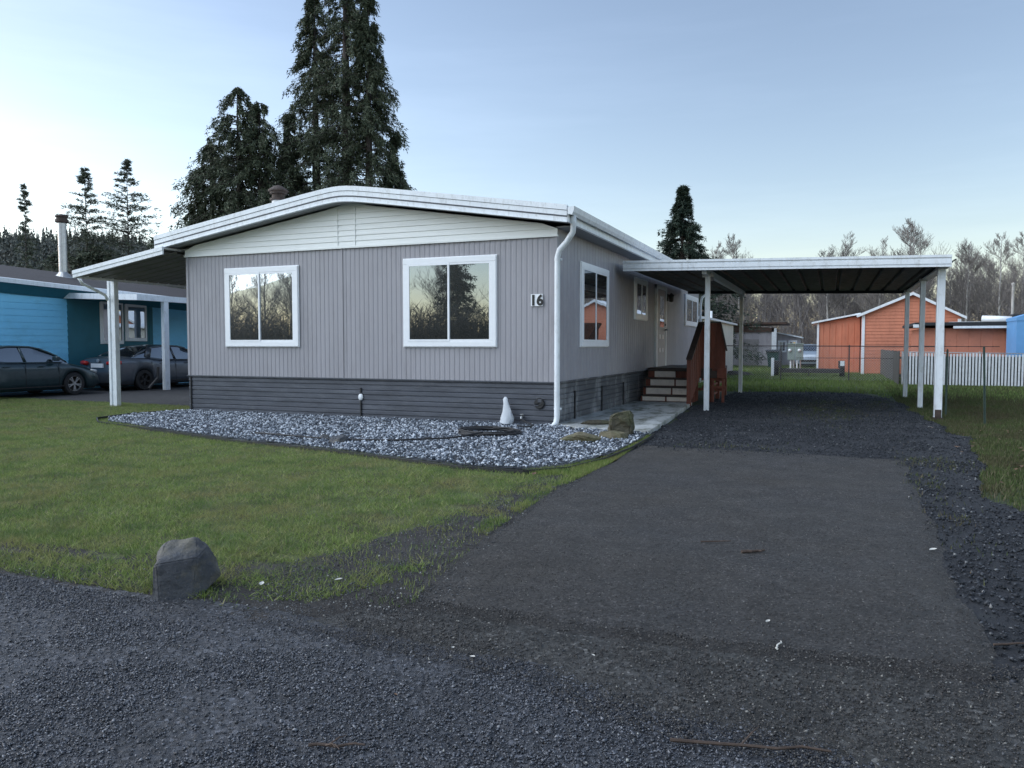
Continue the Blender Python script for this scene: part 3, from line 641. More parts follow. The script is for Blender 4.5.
# stove pipe
p_ = MB(); px_, py_ = -12.42, 15.3
p_.lathe((px_,py_,3.7), [(.2,.05),(.2,.1),(.15,.14),(.15,1.26),(.16,1.26)], 18); pipe = p_.build('stove_pipe', M['white'], roof, smooth=False)
p_ = MB(); p_.lathe((px_,py_,4.88), [(.15,.05),(.2,.06),(.2,.1),(.15,.11),(.15,.2),(.2,.21),(.2,.26),(.24,.27),(.24,.3),(.19,.34),(.1,.4),(0,.43)], 18); p_.build('pipe_cap', M['rust'], pipe)
# windows ---------------------------------------------------------------
def window(parent, face, a0, a1, z0, z1, base, fw=.09, split=.5, depth=.05, mat=None, gmat=None):
    """face 'y': wall at y=base facing -Y, a = x;  face 'x': wall at x=base facing +X, a = y"""
    def tr(mb):
        if face == 'x': mb.v = [(2*base*0 + (base+(base-v[1])), v[0], v[2]) for v in mb.v]
        return mb
    mt = mat or M['vinyl']; b = base
    fr = MB(); o = depth
    fr.box(a0, a1, b-o, b, z1-fw, z1); fr.box(a0, a1, b-o, b, z0, z0+fw)
    fr.box(a0, a0+fw, b-o+.002, b, z0+fw, z1-fw); fr.box(a1-fw, a1, b-o+.002, b, z0+fw, z1-fw)
    fr.box(a0-.015, a1+.015, b-o*.55, b-.001, z0-.015, z1+.015)
    F = tr(fr).build('window', mt, parent, bevel=.006)
    am = a0+(a1-a0)*split
    sh = MB(); t = .035
    for (p, q, yy) in ((a0+fw, am+.02, b-o*.86), (am-.02, a1-fw, b-o*.66)):
        zt, zb = z1-fw, z0+fw
        sh.box(p, q, yy-.012, yy+.01, zt-t, zt); sh.box(p, q, yy-.012, yy+.01, zb, zb+t); sh.box(p, p+t, yy-.011, yy+.01, zb+t, zt-t); sh.box(q-t, q, yy-.011, yy+.01, zb+t, zt-t)
    tr(sh).build('sash', mt, F)
    for (p, q, yy) in ((a0+fw, am, b-o*.86), (am, a1-fw, b-o*.66)):
        g = MB(); g.box(p+t*.6, q-t*.6, yy-.001, yy+.004, z0+fw+t*.6, z1-fw-t*.6); tr(g).build('pane', gmat or M['glass'], F)
    return F
window(home, 'y', -11.72, -9.86, 1.42, 3.03, HY0, .1, .48)
window(home, 'y', -7.44, -5.54, 1.42, 3.05, HY0, .1, .5)
window(home, 'x', 14.05, 16.0, 1.42, 3.02, HX1, .1, .5)
window(home, 'x', 18.4, 19.75, 2.08, 3.08, HX1, .1, .5)
window(home, 'x', 25.4, 27.9, 2.09, 3.1, HX1, .12, .5)
# door
dr = MB(); dr.box(HX1+.015, HX1+.05, 20.95, 22.05, .86, 2.98); door = dr.build('door', M['door'], home, bevel=.004)
dr = MB(); dr.box(HX1, HX1+.06, 20.8, 20.95, .84, 3.08); dr.box(HX1, HX1+.06, 22.05, 22.2, .84, 3.08); dr.box(HX1, HX1+.062, 20.8, 22.2, 2.98, 3.08); dr.build('door_frame', M['whitemetal'], home)
dr = MB(); dr.box(HX1+.045, HX1+.055, 21.25, 21.8, 1.95, 2.8); dr.build('door_window', M['glass'], door)
for z in (1.25,1.62):
    for y in (21.2,21.6): dr = MB(); dr.box(HX1+.05, HX1+.058, y, y+.16, z, z+.12); dr.build('door_panel', M['vinyl'], door)
dr = MB(); dr.tube([(HX1+.05,21.98,1.88),(HX1+.12,21.98,1.88),(HX1+.12,21.86,1.88)], .02); dr.build('door_handle', M['black'], door); dr = MB(); dr.lathe((0,0,0), [(0,0),(.035,0),(.035,.02),(0,.03)], 10)
dr.v[-40:] = [tuple(Matrix.Translation((HX1+.05,21.98,2.02)) @ Matrix.Rotation(R(90),4,'Y') @ Vector(q)) for q in dr.v[-40:]]
dr.build('door_lock', M['black'], door)
lm = MB(); lm.box(HX1, HX1+.05, 22.4, 22.52, 2.72, 2.92); lm.lathe((HX1+.13,22.46,2.68), [(0,0),(.06,.02),(.07,.16),(.09,.2),(0,.28)], 10); lm.build('porch_lamp', M['black'], home)
# house number
hn = thing('house_number', (-4.77,HY0-.02,2.15), 'small white plate with black number 16 on the front wall', 'house number')
hn.parent = home; hn.location = Vector((-4.77,HY0-.02,2.15))-Vector(home.location)
for kk in ('category',):
    del hn[kk]
bpy.data.objects.remove(hn)
pl = MB(); pl.box(-4.88,-4.66,HY0-.024,HY0-.01,2.13,2.34); plate = pl.build('house_number', M['vinyl'], home); plate['label'] = 'white plate reading 16'
cu = bpy.data.curves.new('digits', 'FONT'); cu.body = '16'; cu.size = .25; cu.align_x = 'CENTER'; cu.extrude = .004; cu.offset = .009
to = bpy.data.objects.new('digits', cu); dg = bpy.context.evaluated_depsgraph_get(); COL.objects.link(to); dg.update()
me = bpy.data.meshes.new_from_object(to.evaluated_get(dg)); bpy.data.objects.remove(to)
dg_o = bpy.data.objects.new('digits', me); me.materials.append(M['digit']); COL.objects.link(dg_o); dg_o.parent = plate
dg_o.rotation_euler = (R(90),0,0); dg_o.location = Vector((-4.77,HY0-.03,2.15))-Vector(ORG[plate.name])

# ------------------------------------------------------------------ carport
cp = thing('carport', (-.8,20.5,0), 'flat white roofed open carport with slim posts over the gravel drive', 'carport')
CY0, CY1, CX0, CX1 = 16.6, 24.9, -4.22, 2.04
cz = lambda x: 3.27-(x-CX0)*.0225
def slab(mb, x0, x1, y0, y1, o0, o1):
    mb.prism([(x0, cz(x0)-o0),(x1, cz(x1)-o0),(x1, cz(x1)-o1),(x0, cz(x0)-o1)], 'y', y0, y1)
r = MB(); slab(r, CX0, CX1, CY0+.03, CY1-.03, 0, .05); r.build('roof', M['roofmetal'], cp)
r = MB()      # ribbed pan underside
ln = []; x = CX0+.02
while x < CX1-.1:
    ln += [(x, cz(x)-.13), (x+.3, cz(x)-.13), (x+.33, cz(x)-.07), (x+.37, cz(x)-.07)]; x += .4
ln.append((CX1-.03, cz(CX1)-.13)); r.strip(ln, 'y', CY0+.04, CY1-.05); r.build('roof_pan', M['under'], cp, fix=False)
r = MB(); slab(r, CX0, CX1+.03, CY0-.03, CY0+.03, -.012, .035); slab(r, CX0, CX1+.02, CY0-.005, CY0+.03, .035, .075); slab(r, CX0, CX1+.03, CY0-.022, CY0+.03, .075, .155); slab(r, CX0, CX1+.02, CY0+.004, CY0+.03, .155, .175); slab(r, CX0, CX1+.03, CY0-.02, CY0+.03, .175, .212)
r.build('front_fascia', M['whitemetal'], cp)
r = MB(); r.box(CX1-.03, CX1+.03, CY0+.03, CY1, cz(CX1)-.2, cz(CX1)+.01); r.box(CX1-.14, CX1-.03, CY0+.03, CY1, cz(CX1)-.2, cz(CX1)-.17); r.build('side_fascia', M['whitemetal'], cp)
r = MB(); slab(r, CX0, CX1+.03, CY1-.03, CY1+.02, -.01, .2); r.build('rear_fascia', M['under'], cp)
r = MB(); r.box(-2.56,-2.46,CY0+.2,CY1-.1, cz(-2.5)-.27, cz(-2.5)-.14); r.build('beam', M['whitemetal'], cp)
def post(x, y, h, w_=.085, foot=False):
    q = MB(); q.box(x-w_/2, x+w_/2, y-w_/2, y+w_/2, .0, h); q.box(x-w_/2-.006, x-w_/2+.02, y-w_/2-.006, y+w_/2+.006, .01, h-.01)
    P_ = q.build('post', M['whitemetal'], cp, bevel=.006)
    q = MB(); q.box(x-w_/2-.03, x+w_/2+.03, y-w_/2-.03, y+w_/2+.03, h-.02, h+.03); q.build('post_cap', M['galv'], P_)
    if foot:
        q = MB(); q.box(x-w_/2-.02, x+w_/2+.02, y-w_/2-.02, y+w_/2+.02, 0, .05); q.box(x-.06, x+.05, y-w_/2-.03, y-w_/2, .05, .2); q.build('post_foot', M['rust'], P_)
post(-2.5, 17.3, cz(-2.5)-.27, .1); post(-2.5, 24.2, cz(-2.5)-.27, .1)
post(1.95, 16.98, 2.93, .13, True); post(1.93, 19.98, 2.93, .1); post(1.93, 23.84, 2.93, .1)
r = MB(); r.bar((-2.5,17.3,2.86),(-2.5,18.1,2.95), .04, .06); r.bar((-2.62,17.28,2.98),(-2.38,17.28,2.98), .05, .1); r.build('bracket', M['galv'], cp)

# ------------------------------------------------------------------ left awning
aw = thing('side_awning', (-14.4,15,0), 'sloping white edged metal awning on the left side of the gray home', 'awning')
az = lambda x: 3.49+(x+13.0)*.152
AX0, AX1, AY0, AY1 = -15.62, -12.95, 12.25, 17.2
def asl(mb, y0, y1, o0, o1, x0=AX0, x1=AX1): mb.prism([(x0, az(x0)-o0),(x1, az(x1)-o0),(x1, az(x1)-o1),(x0, az(x0)-o1)], 'y', y0, y1)
r = MB(); asl(r, AY0+.03, AY1, 0, .04); r.build('roof', M['roofmetal'], aw)
r = MB(); ln = []; y = AY0+.06
while y < AY1-.1:
    ln += [(y,0),(y+.24,0),(y+.27,.045),(y+.3,.045)]; y += .33
n = len(ln); r.add([(AX0+.03, a, az(AX0)-.1+b) for a, b in ln]+[(AX1, a, az(AX1)-.1+b) for a, b in ln], [(i, i+1, n+i+1, n+i) for i in range(n-1)])
r.build('roof_pan', M['awnunder'], aw, fix=False)
r = MB(); asl(r, AY0-.02, AY0+.03, -.01, .07); asl(r, AY0-.005, AY0+.03, .07, .15); r.build('front_fascia', M['whitemetal'], aw)
r = MB(); r.box(AX0-.03, AX0+.03, AY0+.03, AY1, az(AX0)-.15, az(AX0)+.01); r.build('side_fascia', M['whitemetal'], aw)
for y in (13.34, 16.9):
    r = MB(); r.box(-15.8,-15.73,y-.07,y+.07,0,az(AX0)-.13); r.box(-15.7,-15.58,y-.06,y+.06,0,az(AX0)-.13); r.box(-15.74,-15.69,y-.03,y+.03,0.01,az(AX0)-.14); r.build('post', M['whitemetal'], aw, bevel=.005)
r = MB(); r.tube([(-15.75,12.5,az(AX0)-.12),(-15.77,12.6,2.85),(-15.72,13.15,2.62),(-15.72,13.22,2.5)], .035); r.build('gutter_pipe', M['whitemetal'], aw, smooth=True)

# ------------------------------------------------------------------ porch
po = thing('porch_steps', (-3.4,19.8,0), 'wooden entry steps with beige risers and red brown board railing', 'steps')
q = MB()
for i in range(4): q.box(-4.3+.0, -3.08, 18.82+.27*i, 18.82+.27*(i+1)+.03, .2*(i+1)-.015+.075*0, .2*(i+1)+.02)
q.build('tread', M['darkwood'], po, bevel=.006)
for i in range(4):
    z0, z1 = .2*i+.03, .2*(i+1)-.015; y = 18.84+.27*i; 
    rows = [(-4.28+.03*i, -3.72+.0*i), (-3.68, -3.12)] if i < 3 else [(-4.15, -3.62)]
    if i == 1: rows = [(-4.25,-3.63),(-3.59,-3.1)]
    if i == 2: rows = [(-4.2,-3.6),(-3.56,-3.1)]
    for a, b in rows:
        q = MB(); q.box(a, b, y, y+.02, max(z0,.08), z1); q.build('riser', M['riser'], po, bevel=.004)
q = MB()
for i in range(4): q.box(-4.32, -3.06, 18.865+.27*i, 18.9+.27*i, .05, .2*(i+1)-.015)
q.build('carcass', M['redwood'], po)
q = MB(); q.box(-4.38,-2.75,19.9,23.0,.8,.86); q.box(-4.38,-2.45,19.88,19.93,.62,.8); q.build('deck', M['darkwood'], po)
q = MB()
for x in (-2.8,):
    for y in (20.0,21.4,22.9): q.box(x-.05,x+.05,y-.05,y+.05,0,.8)
q.box(-2.84,-2.8,20.0,22.9,.4,.45); q.box(-2.84,-2.8,20.0,22.9,.15,.2); q.box(-3.1,-2.42,19.93,19.97,.3,.36)
q.build('deck_frame', M['redwood'], po)
# stair railing: boards with a sloping cap
def lp(a, b, t): return a+(b-a)*t
q = MB(); nb = 11
for i in range(nb):
    t0, t1 = i/nb, (i+.985)/nb; y0, y1 = lp(18.32,19.92,t0), lp(18.32,19.92,t1); zz = lambda t: lp(1.12,1.98,t); zb = lambda t: lp(.12,.75,t)
    x = -3.04+.012*(i % 2)
    q.add([(x,y0,zb(t0)),(x,y1,zb(t1)),(x,y1,zz(t1)),(x,y0,zz(t0)),(x+.025,y0,zb(t0)),(x+.025,y1,zb(t1)),(x+.025,y1,zz(t1)),(x+.025,y0,zz(t0))], [(0,1,2,3),(7,6,5,4),(0,4,5,1),(3,2,6,7),(0,3,7,4),(1,5,6,2)])
q.build('stair_railing_boards', M['redwood'], po)
q = MB(); q.box(-3.1,-3.0,18.24,18.34,0.02,1.13); q.build('newel_post', M['redwood'], po, bevel=.005)
q = MB(); q.bar((-3.04,18.2,1.12),(-3.04,19.95,2.02), .14, .035); q.bar((-3.05,19.93,2.02),(-2.56,19.93,2.02), .14, .035); q.bar((-2.56,19.93,2.02),(-2.4,19.94,1.3), .12, .035); q.build('handrail', M['darkwood'], po)
q = MB(); x = -3.02; i = 0
while x < -2.6:
    q.box(x, x+.12, 19.93+.01*(i % 2), 19.955+.01*(i % 2), .55, 2.0); x += .121; i += 1
q.prism([(-2.535,.55),(-2.43,.55),(-2.43,1.36),(-2.535,1.84)], 'y', 19.93, 19.955)
q.build('deck_railing_boards', M['redwood'], po)
q = MB(); q.box(-2.62,-2.4,19.86,19.93,.62,.86); q.box(-2.75,-2.69,19.84,19.9,0,.6); q.box(-2.5,-2.44,19.84,19.9,0,.6); q.box(-2.98,-2.4,19.85,19.89,.36,.42); q.build('porch_leg_frame', M['redwood'], po)

# ------------------------------------------------------------------ small yard things
def rock(name, pts_scale, seed, mat, loc, label, cat='rock', rotz=0, cuts=9, sub=3, rough=.07):
    import bmesh
    bm = bmesh.new(); bmesh.ops.create_icosphere(bm, subdivisions=5, radius=1); rs = random.Random(seed)
    planes = [(Vector((rs.uniform(-1,1), rs.uniform(-1,1), rs.uniform(-.6,1))).normalized(), rs.uniform(.62,.88)) for _ in range(cuts)]
    for v in bm.verts:
        d = v.co.normalized()
        for n, h in planes:
            k_ = v.co.dot(n)
            if k_ > h: v.co -= n*(k_-h)*.96
        from mathutils import noise as mn
        v.co += d*(mn.fractal(d*3+Vector((seed,0,0)), 1, 2, 5)*rough)
        v.co = Vector((v.co.x*pts_scale[0], v.co.y*pts_scale[1], v.co.z*pts_scale[2]))
    me = bpy.data.meshes.new(name); bm.to_mesh(me); bm.free(); me.materials.append(mat)
    ob = bpy.data.objects.new(name, me); COL.objects.link(ob); ob.location = loc; ob.rotation_euler = (0,0,rotz); tag(ob, label, cat); return ob
def hewn(name, prof, mat, loc, rotz, label, seed=1, rough=.012):
    """prof: list of rings (z, [(x,y)...]) lofted into an angular rock"""
    import bmesh
    bm = bmesh.new(); rings = []
    for ring in prof: rings.append([bm.verts.new(p) for p in ring])
    n = len(rings[0])
    for a, b in zip(rings, rings[1:]):
        for i in range(n): bm.faces.new((a[i], a[(i+1) % n], b[(i+1) % n], b[i]))
    bm.faces.new(rings[0][::-1]); bm.faces.new(rings[-1])
    bmesh.ops.triangulate(bm, faces=bm.faces)
    bmesh.ops.bevel(bm, geom=bm.edges[:], offset=.012, segments=2, affect='EDGES')
    bmesh.ops.triangulate(bm, faces=bm.faces)
    bmesh.ops.subdivide_edges(bm, edges=bm.edges[:], cuts=3, use_grid_fill=True)
    from mathutils import noise as mn
    bm.normal_update()
    for v in bm.verts:
        v.co += v.normal*(mn.fractal(v.co*7+Vector((seed,0,0)), 1, 2, 6)*rough)
    bmesh.ops.recalc_face_normals(bm, faces=bm.faces)
    me = bpy.data.meshes.new(name); bm.to_mesh(me); bm.free(); me.materials.append(mat)
    ob = bpy.data.objects.new(name, me); COL.objects.link(ob); ob.location = loc; ob.rotation_euler = (0,0,rotz); tag(ob, label, 'boulder'); return ob
# boulder at the corner of the lawn; x to the right, y away, in the direction the camera sees it
B = .01
def hull_rock(name, pts, mat, loc, rotz, label, cat, seed=1, rough=.008, bev=.012):
    import bmesh
    from mathutils import noise as mn
    bm = bmesh.new()
    for p in pts: bm.verts.new(p)
    g_ = bmesh.ops.convex_hull(bm, input=bm.verts); bmesh.ops.delete(bm, geom=[e for e in bm.verts if not e.link_faces], context='VERTS')
    bmesh.ops.dissolve_limit(bm, angle_limit=R(9), verts=bm.verts, edges=bm.edges)
    bmesh.ops.bevel(bm, geom=bm.edges[:], offset=bev, segments=2, affect='EDGES')
    bmesh.ops.triangulate(bm, faces=bm.faces)
    for _ in range(2): bmesh.ops.subdivide_edges(bm, edges=[e for e in bm.edges if e.calc_length() > .02], cuts=1, use_grid_fill=True); bmesh.ops.triangulate(bm, faces=bm.faces)
    bmesh.ops.subdivide_edges(bm, edges=[e for e in bm.edges if e.calc_length() > .02], cuts=1, use_grid_fill=True); bmesh.ops.triangulate(bm, faces=bm.faces)
    bm.normal_update()
    for v in bm.verts: v.co += v.normal*(mn.fractal(v.co*9+Vector((seed,0,0)), .9, 2, 6)*rough)
    bmesh.ops.recalc_face_normals(bm, faces=bm.faces)
    me = bpy.data.meshes.new(name); bm.to_mesh(me); bm.free(); me.materials.append(mat)
    ob = bpy.data.objects.new(name, me); COL.objects.link(ob); ob.location = loc; ob.rotation_euler = (0,0,rotz); tag(ob, label, cat); return ob
hull_rock('boulder', [(-.17,-.1,-.02),(-.12,-.15,-.03),(.05,-.15,-.03),(.215,-.03,.09),(.19,.1,.05),(-.14,.13,0),(-.15,-.1,.2),(-.13,-.12,.215),(.085,-.1,.225),
  (-.07,.06,.3),(.085,.05,.315),(.145,.0,.26),(.2,.0,.17),(-.12,.1,.24),(.13,.13,.25)],
  M['boulder'], (-3.48,3.38,.0), R(46), 'angular dark gray boulder sitting at the lawn corner by the road', 'boulder', 3, .011, .007)
for (x, y, h_, n_, r_) in ((-3.72,3.5,.08,260,.12),(-3.3,3.62,.09,260,.14),(-3.55,3.66,.1,200,.14)):
    pass
hull_rock('moss_covered_rock', [(-.2,-.12,0),(.1,-.14,0),(.22,0,0),(.18,.16,0),(-.18,.14,0),(-.19,-.1,.3),(-.08,-.11,.38),(.1,-.1,.42),(.2,0,.36),(.23,.02,.15),(.12,.14,.4),(-.15,.12,.33),(.12,-.13,.2)], M['mossy'], (-3.0,11.75,.02), .5, 'mossy brown upright rock at the front end of the concrete path', 'rock', 5, .02, .02)
hewn('rock_slab', [[(-.2,-.1,0),(.0,-.13,0),(.2,-.1,0),(.2,.1,0),(0,.12,0),(-.2,.1,0)],[(-.2,-.1,.11),(.0,-.12,.12),(.19,-.1,.1),(.19,.1,.1),(0,.11,.12),(-.19,.1,.11)]], M['flatstone'], (-3.0,11.3,.03), R(-15), 'flat tan stone block lying in front of the mossy upright rock', 4, .008)
bpy.data.objects['rock_slab']['category'] = 'rock'
rock('flat_rock', (.3,.15,.1), 9, M['flatstone'], (-3.35,10.75,.09), 'low tan mossy rock lying on the right end of the white rock bed', rotz=.3)
rock('small_rock', (.16,.12,.09), 12, M['boulder'], (-6.55,9.3,.08), 'small gray rock half buried near the front edge of the rock bed', rotz=1)
rock('small_rock', (.1,.08,.06), 14, M['boulder'], (-6.95,9.5,.07), 'smaller dark rock just left of the half buried gray rock', rotz=2)
rock('thin_rock', (.3,.1,.05), 16, M['mossy'], (-3.75,12.9,.1), 'long dark mossy stone lying on the concrete path by the skirting', rotz=.5)
# hose coil
h = MB(); pts = []
for i in range(420):
    t = i/420*2*PI*7.3; rr = .44+.05*math.sin(t*.37)+.03*math.sin(t*1.9); pts.append((-4.95+rr*math.cos(t)*1.0+.03*math.sin(t*.7), 11.05+rr*math.sin(t)*.85, .085+.004*(i/60)+.014*math.sin(t*1.3)))
h.tube(pts, .014, 6)
h.tube([(-4.6,11.4,.16),(-4.5,11.7,.12),(-4.6,12.1,.1),(-4.85,12.4,.12),(-5.03,12.6,.14)], .014, 6)
h.tube([(-4.85,10.6,.13),(-5.1,10.1,.09),(-5.8,9.6,.08),(-6.6,9.35,.08),(-7.6,9.5,.08),(-8.3,9.6,.08)], .014, 6)
tag(h.build('garden_hose', M['rubber'], smooth=True), 'coiled black garden hose lying on the white rock bed', 'hose')
b_ = MB(); 
rings = [(.0,.12,.06),(.1,.115,.055),(.24,.08,.045),(.36,.045,.03),(.44,.04,.03),(.48,.015,.015)]
V_ = []; nn = 14
for i, (z, rx, ry) in enumerate(rings):
    for k in range(nn):
        t = 2*PI*k/nn; j = 1+.16*math.sin(3*t+z*9)+.16*math.sin(5*t+z*20); V_.append((-5.3+.02*math.sin(z*9)+rx*math.cos(t)*j, 12.55+z*.12+ry*math.sin(t)*j, .06+z*.98))
F_ = [(i*nn+k, i*nn+(k+1) % nn, (i+1)*nn+(k+1) % nn, (i+1)*nn+k) for i in range(5) for k in range(nn)]+[tuple(range(5*nn,6*nn))]
b_.add(V_, F_); tag(b_.build('faucet_cover', M['tarwhite'], smooth=True), 'white wrapped cloth cone leaning against the dark skirting', 'cover')

# litter on the asphalt
def twig(p, q, r_, label, br=0, mat='twig', name='stick', z=.03):
    t = MB(); p = Vector((*p, z)); q = Vector((*q, z)); n = 7; pts = []
    for i in range(n):
        u = i/(n-1); pts.append(p.lerp(q, u)+Vector((random.uniform(-1,1), random.uniform(-1,1), random.uniform(0,.5)))*.012)
    t.tube(pts, [r_*(1-.5*i/n) for i in range(n)], 6)
    d = (q-p)
    for k_ in range(br):
        u = random.uniform(.25,.8); a = p.lerp(q, u); e = a+Matrix.Rotation(random.choice((-1,1))*random.uniform(.5,1),3,'Z') @ d*random.uniform(.25,.45); e.z = z+.01
        t.tube([a, a.lerp(e,.5)+Vector((.006,.004,.01)), e], [r_*.6, r_*.5, r_*.3], 5)
    tag(t.build(name, M[mat]), label, 'twig')
twig((-1.68,2.2),(-1.5,2.27), .006, 'forked brown twig lying on the road at the bottom edge of the photo', 3)
twig((-.83,5.63),(-.63,5.71), .006, 'short straight dark stick lying across the driveway')
twig((-.53,5.45),(-.4,5.53), .012, 'stubby dark stick just right of the straight stick on the driveway')
twig((-.5,2.72),(.02,2.86), .007, 'long thin twig lying on the road below the driveway', 1)
twig((.75,4.2),(.95,4.28), .006, 'short brown twig on gravel at lower right of the driveway')
twig((-.2,3.75),(-.19,3.86), .005, 'pale upright sliver of wood on the middle of the lower driveway', 0, 'debris')
def leaf(x, y, s, label, mat='debris', z=.03, a=None):
    a = random.uniform(0,6) if a is None else a; t = MB(); n = 9; V0 = []
    prof = [(0,0),(.25,.24),(.55,.3),(.8,.18),(1,0),(.8,-.16),(.55,-.26),(.25,-.2)]
    for (u, v_) in prof: V0.append((x+s*(u*math.cos(a)-v_*math.sin(a)), y+s*(u*math.sin(a)+v_*math.cos(a)), z+s*.25*abs(v_)+s*.15*u*u))
    V0.append((x+s*.5*math.cos(a), y+s*.5*math.sin(a), z-.002)); t.add(V0, [(i, (i+1) % 8, 8) for i in range(8)])
    o = t.build('fallen_leaf', M[mat], fix=False); tag(o, label, 'leaf')
leaf(-.28,4.1,.035,'curled white scrap lying on the lower driveway', a=1.0)
leaf(-1.62,3.2,.03,'tiny pale leaf at the left side of the driveway mouth')
leaf(-1.5,3.13,.035,'larger pale leaf lying on the road edge at the driveway mouth')
leaf(-.97,3.35,.02,'tiny white scrap in the middle of the driveway mouth')
leaf(-1.6,2.66,.02,'small rust brown leaf on the wet road','lint')
leaf(.66,6.0,.06,'thin pale leaf on dark gravel right of the driveway')
leaf(-2.75,3.85,.05,'pale bluish scrap lying on the dirt strip by the lawn')
leaf(-3.05,3.55,.05,'pale scrap lying in the hollow right of the boulder', z=.05)
leaf(-2.95,7.75,.09,'pinkish tan leaf at the front tip of the rock bed','lint', z=.05)
leaf(2.15,10.6,.12,'white paper scrap in grass at the right edge of the photo', z=.04)
lt = [(1.6+random.random()*1.6, 9+random.random()*6) for _ in range(70)]
t = MB()
for (x, y) in lt:
    a = random.uniform(0,6); s = random.uniform(.018,.045); t.add([(x+s*math.cos(a+k*1.57)*(.6 if k % 2 else 1), y+s*math.sin(a+k*1.57)*(.6 if k % 2 else 1), .04+random.random()*.02) for k in range(4)], [(0,1,2,3)])
tag(t.build('leaf_litter', M['lint'], fix=False), 'brown fallen leaves scattered in the grass by the right carport post', 'leaves', kind='stuff')

# ------------------------------------------------------------------ blue neighbour house
bh = thing('blue_house', (-25.5,19,0), 'turquoise blue neighbouring house with dark shingle roof at the left', 'house')
BX = -22.95
w_ = MB(); w_.box(-31, BX+.0-.03, 4, 27, 0, 3.05); w_.prism([(-31,3.0),(BX-.03,3.0),(-27,3.5)], 'y', 4.1, 26.9); w_.build('wall', M['blue'], bh)
ln = []; z = .15
while z < 2.95: ln += [(BX+.02, z), (BX, z+.2)]; z += .2
w_ = MB(); w_.strip(ln, 'y', 4, 17.75); w_.build('siding', M['blue'], bh, fix=False)
w_ = MB(); w_.strip(ln, 'y', 21.1, 27); w_.build('siding', M['blue'], bh, fix=False)
w_ = MB(); w_.box(BX-.02, BX+.035, 17.75, 18.6, .1, 3.05); w_.box(BX-.02, BX+.034, 21.0, 21.15, .1, 3.05); w_.box(BX-.02, BX+.03, 18.6, 21.0, .1, 1.4); w_.build('entry_panel', M['teal'], bh)
w_ = MB(); w_.box(BX-.02, BX+.02, 18.6, 21.0, 1.4, 3.05); w_.build('entry_wall', M['teal'], bh)
window(bh, 'x', 18.95, 19.85, 1.5, 2.95, BX+.03, .07, .97)
window(bh, 'x', 19.95, 20.85, 1.6, 2.9, BX+.03, .07, .97)
window(bh, 'x', 24.6, 25.6, 1.7, 2.9, BX+.03, .07, .5)
tz = lambda y: 3.42-(y-15.3)*.034
r = MB()
r.add([(BX+.5,4,tz(4)),(BX+.5,28,tz(28)),(-27,28,tz(28)+.95),(-27,4,tz(4)+.95),(-31.6,28,tz(28)-.0),(-31.6,4,tz(4)-.0)], [(0,1,2,3),(3,2,4,5)])
r.add([(BX+.5,4,tz(4)-.06),(BX+.5,28,tz(28)-.06),(-27,28,tz(28)+.89),(-27,4,tz(4)+.89),(-31.6,28,tz(28)-.06),(-31.6,4,tz(4)-.06)], [(3,2,1,0),(5,4,2,3)])
rf = r.build('roof', M['shingle'], bh, fix=False)
r = MB(); r.add([(BX+.5,4,tz(4)+.02),(BX+.5,28,tz(28)+.02),(BX+.56,28,tz(28)+.0),(BX+.56,4,tz(4)+.0),(BX+.5,4,tz(4)-.13),(BX+.5,28,tz(28)-.13),(BX+.56,28,tz(28)-.13),(BX+.56,4,tz(4)-.13)], [(0,1,2,3),(3,2,6,7),(4,5,1,0),(7,6,5,4)]); r.build('gutter', M['whitemetal'], rf)
r = MB(); r.add([(BX+.03,4,tz(4)-.4),(BX+.48,4,tz(4)-.13),(BX+.48,28,tz(28)-.13),(BX+.03,28,tz(28)-.4),(BX+.03,4,tz(4)-.13),(BX+.03,28,tz(28)-.13)], [(0,1,2,3),(4,5,3,0)]); r.build('eave_trim', M['teal'], rf, fix=False)
cx_, cy_ = -25.4, 19.55
r = MB(); r.lathe((cx_,cy_,3.75), [(.32,0),(.3,.1),(.17,.25),(.14,.3),(.14,1.2),(.15,1.2),(.15,1.24),(.14,1.24),(.14,2.05)], 18); cpipe = r.build('chimney', M['galv'], rf, smooth=False)
r = MB(); r.lathe((cx_,cy_,5.78), [(.14,0),(.22,.03),(.22,.12),(.18,.14),(.18,.2),(.22,.22),(.2,.28),(0,.33)], 18); r.build('chimney_cap', M['rust'], cpipe)
r = MB(); r.lathe((-24.6,13.9,3.62+.15), [(.3,0),(.3,.1),(.25,.15),(0,.17)], 14); r.build('roof_vent', M['galv'], rf)
ba = thing('blue_house_awning', (-21.3,20,0), 'white edged awning over the driveway side of the blue house', 'awning')
r = MB(); r.prism([(-19.75,2.98),(BX+.04,3.1),(BX+.04,3.04),(-19.75,2.9)], 'y', 17.64, 26.5); r.build('roof', M['roofmetal'], ba)
r = MB(); r.box(-19.78,-19.7,17.6,26.5,2.83,3.01); r.prism([(BX+.05,3.13),(-19.78,3.01),(-19.78,2.83),(BX+.05,2.95)], 'y', 17.6, 17.64); r.build('fascia', M['whitemetal'], ba)
for y in (18.75, 23.2):
    r = MB(); r.box(-19.85,-19.72,y-.1,y+.1,0,2.85); r.build('post', M['whitemetal'], ba, bevel=.01)
r = MB(); r.tube([(-19.8,18.45,.75),(-19.8,18.42,.4),(-19.85,18.1,.08)], .045, 8); r.build('drain_pipe', M['black'], ba)

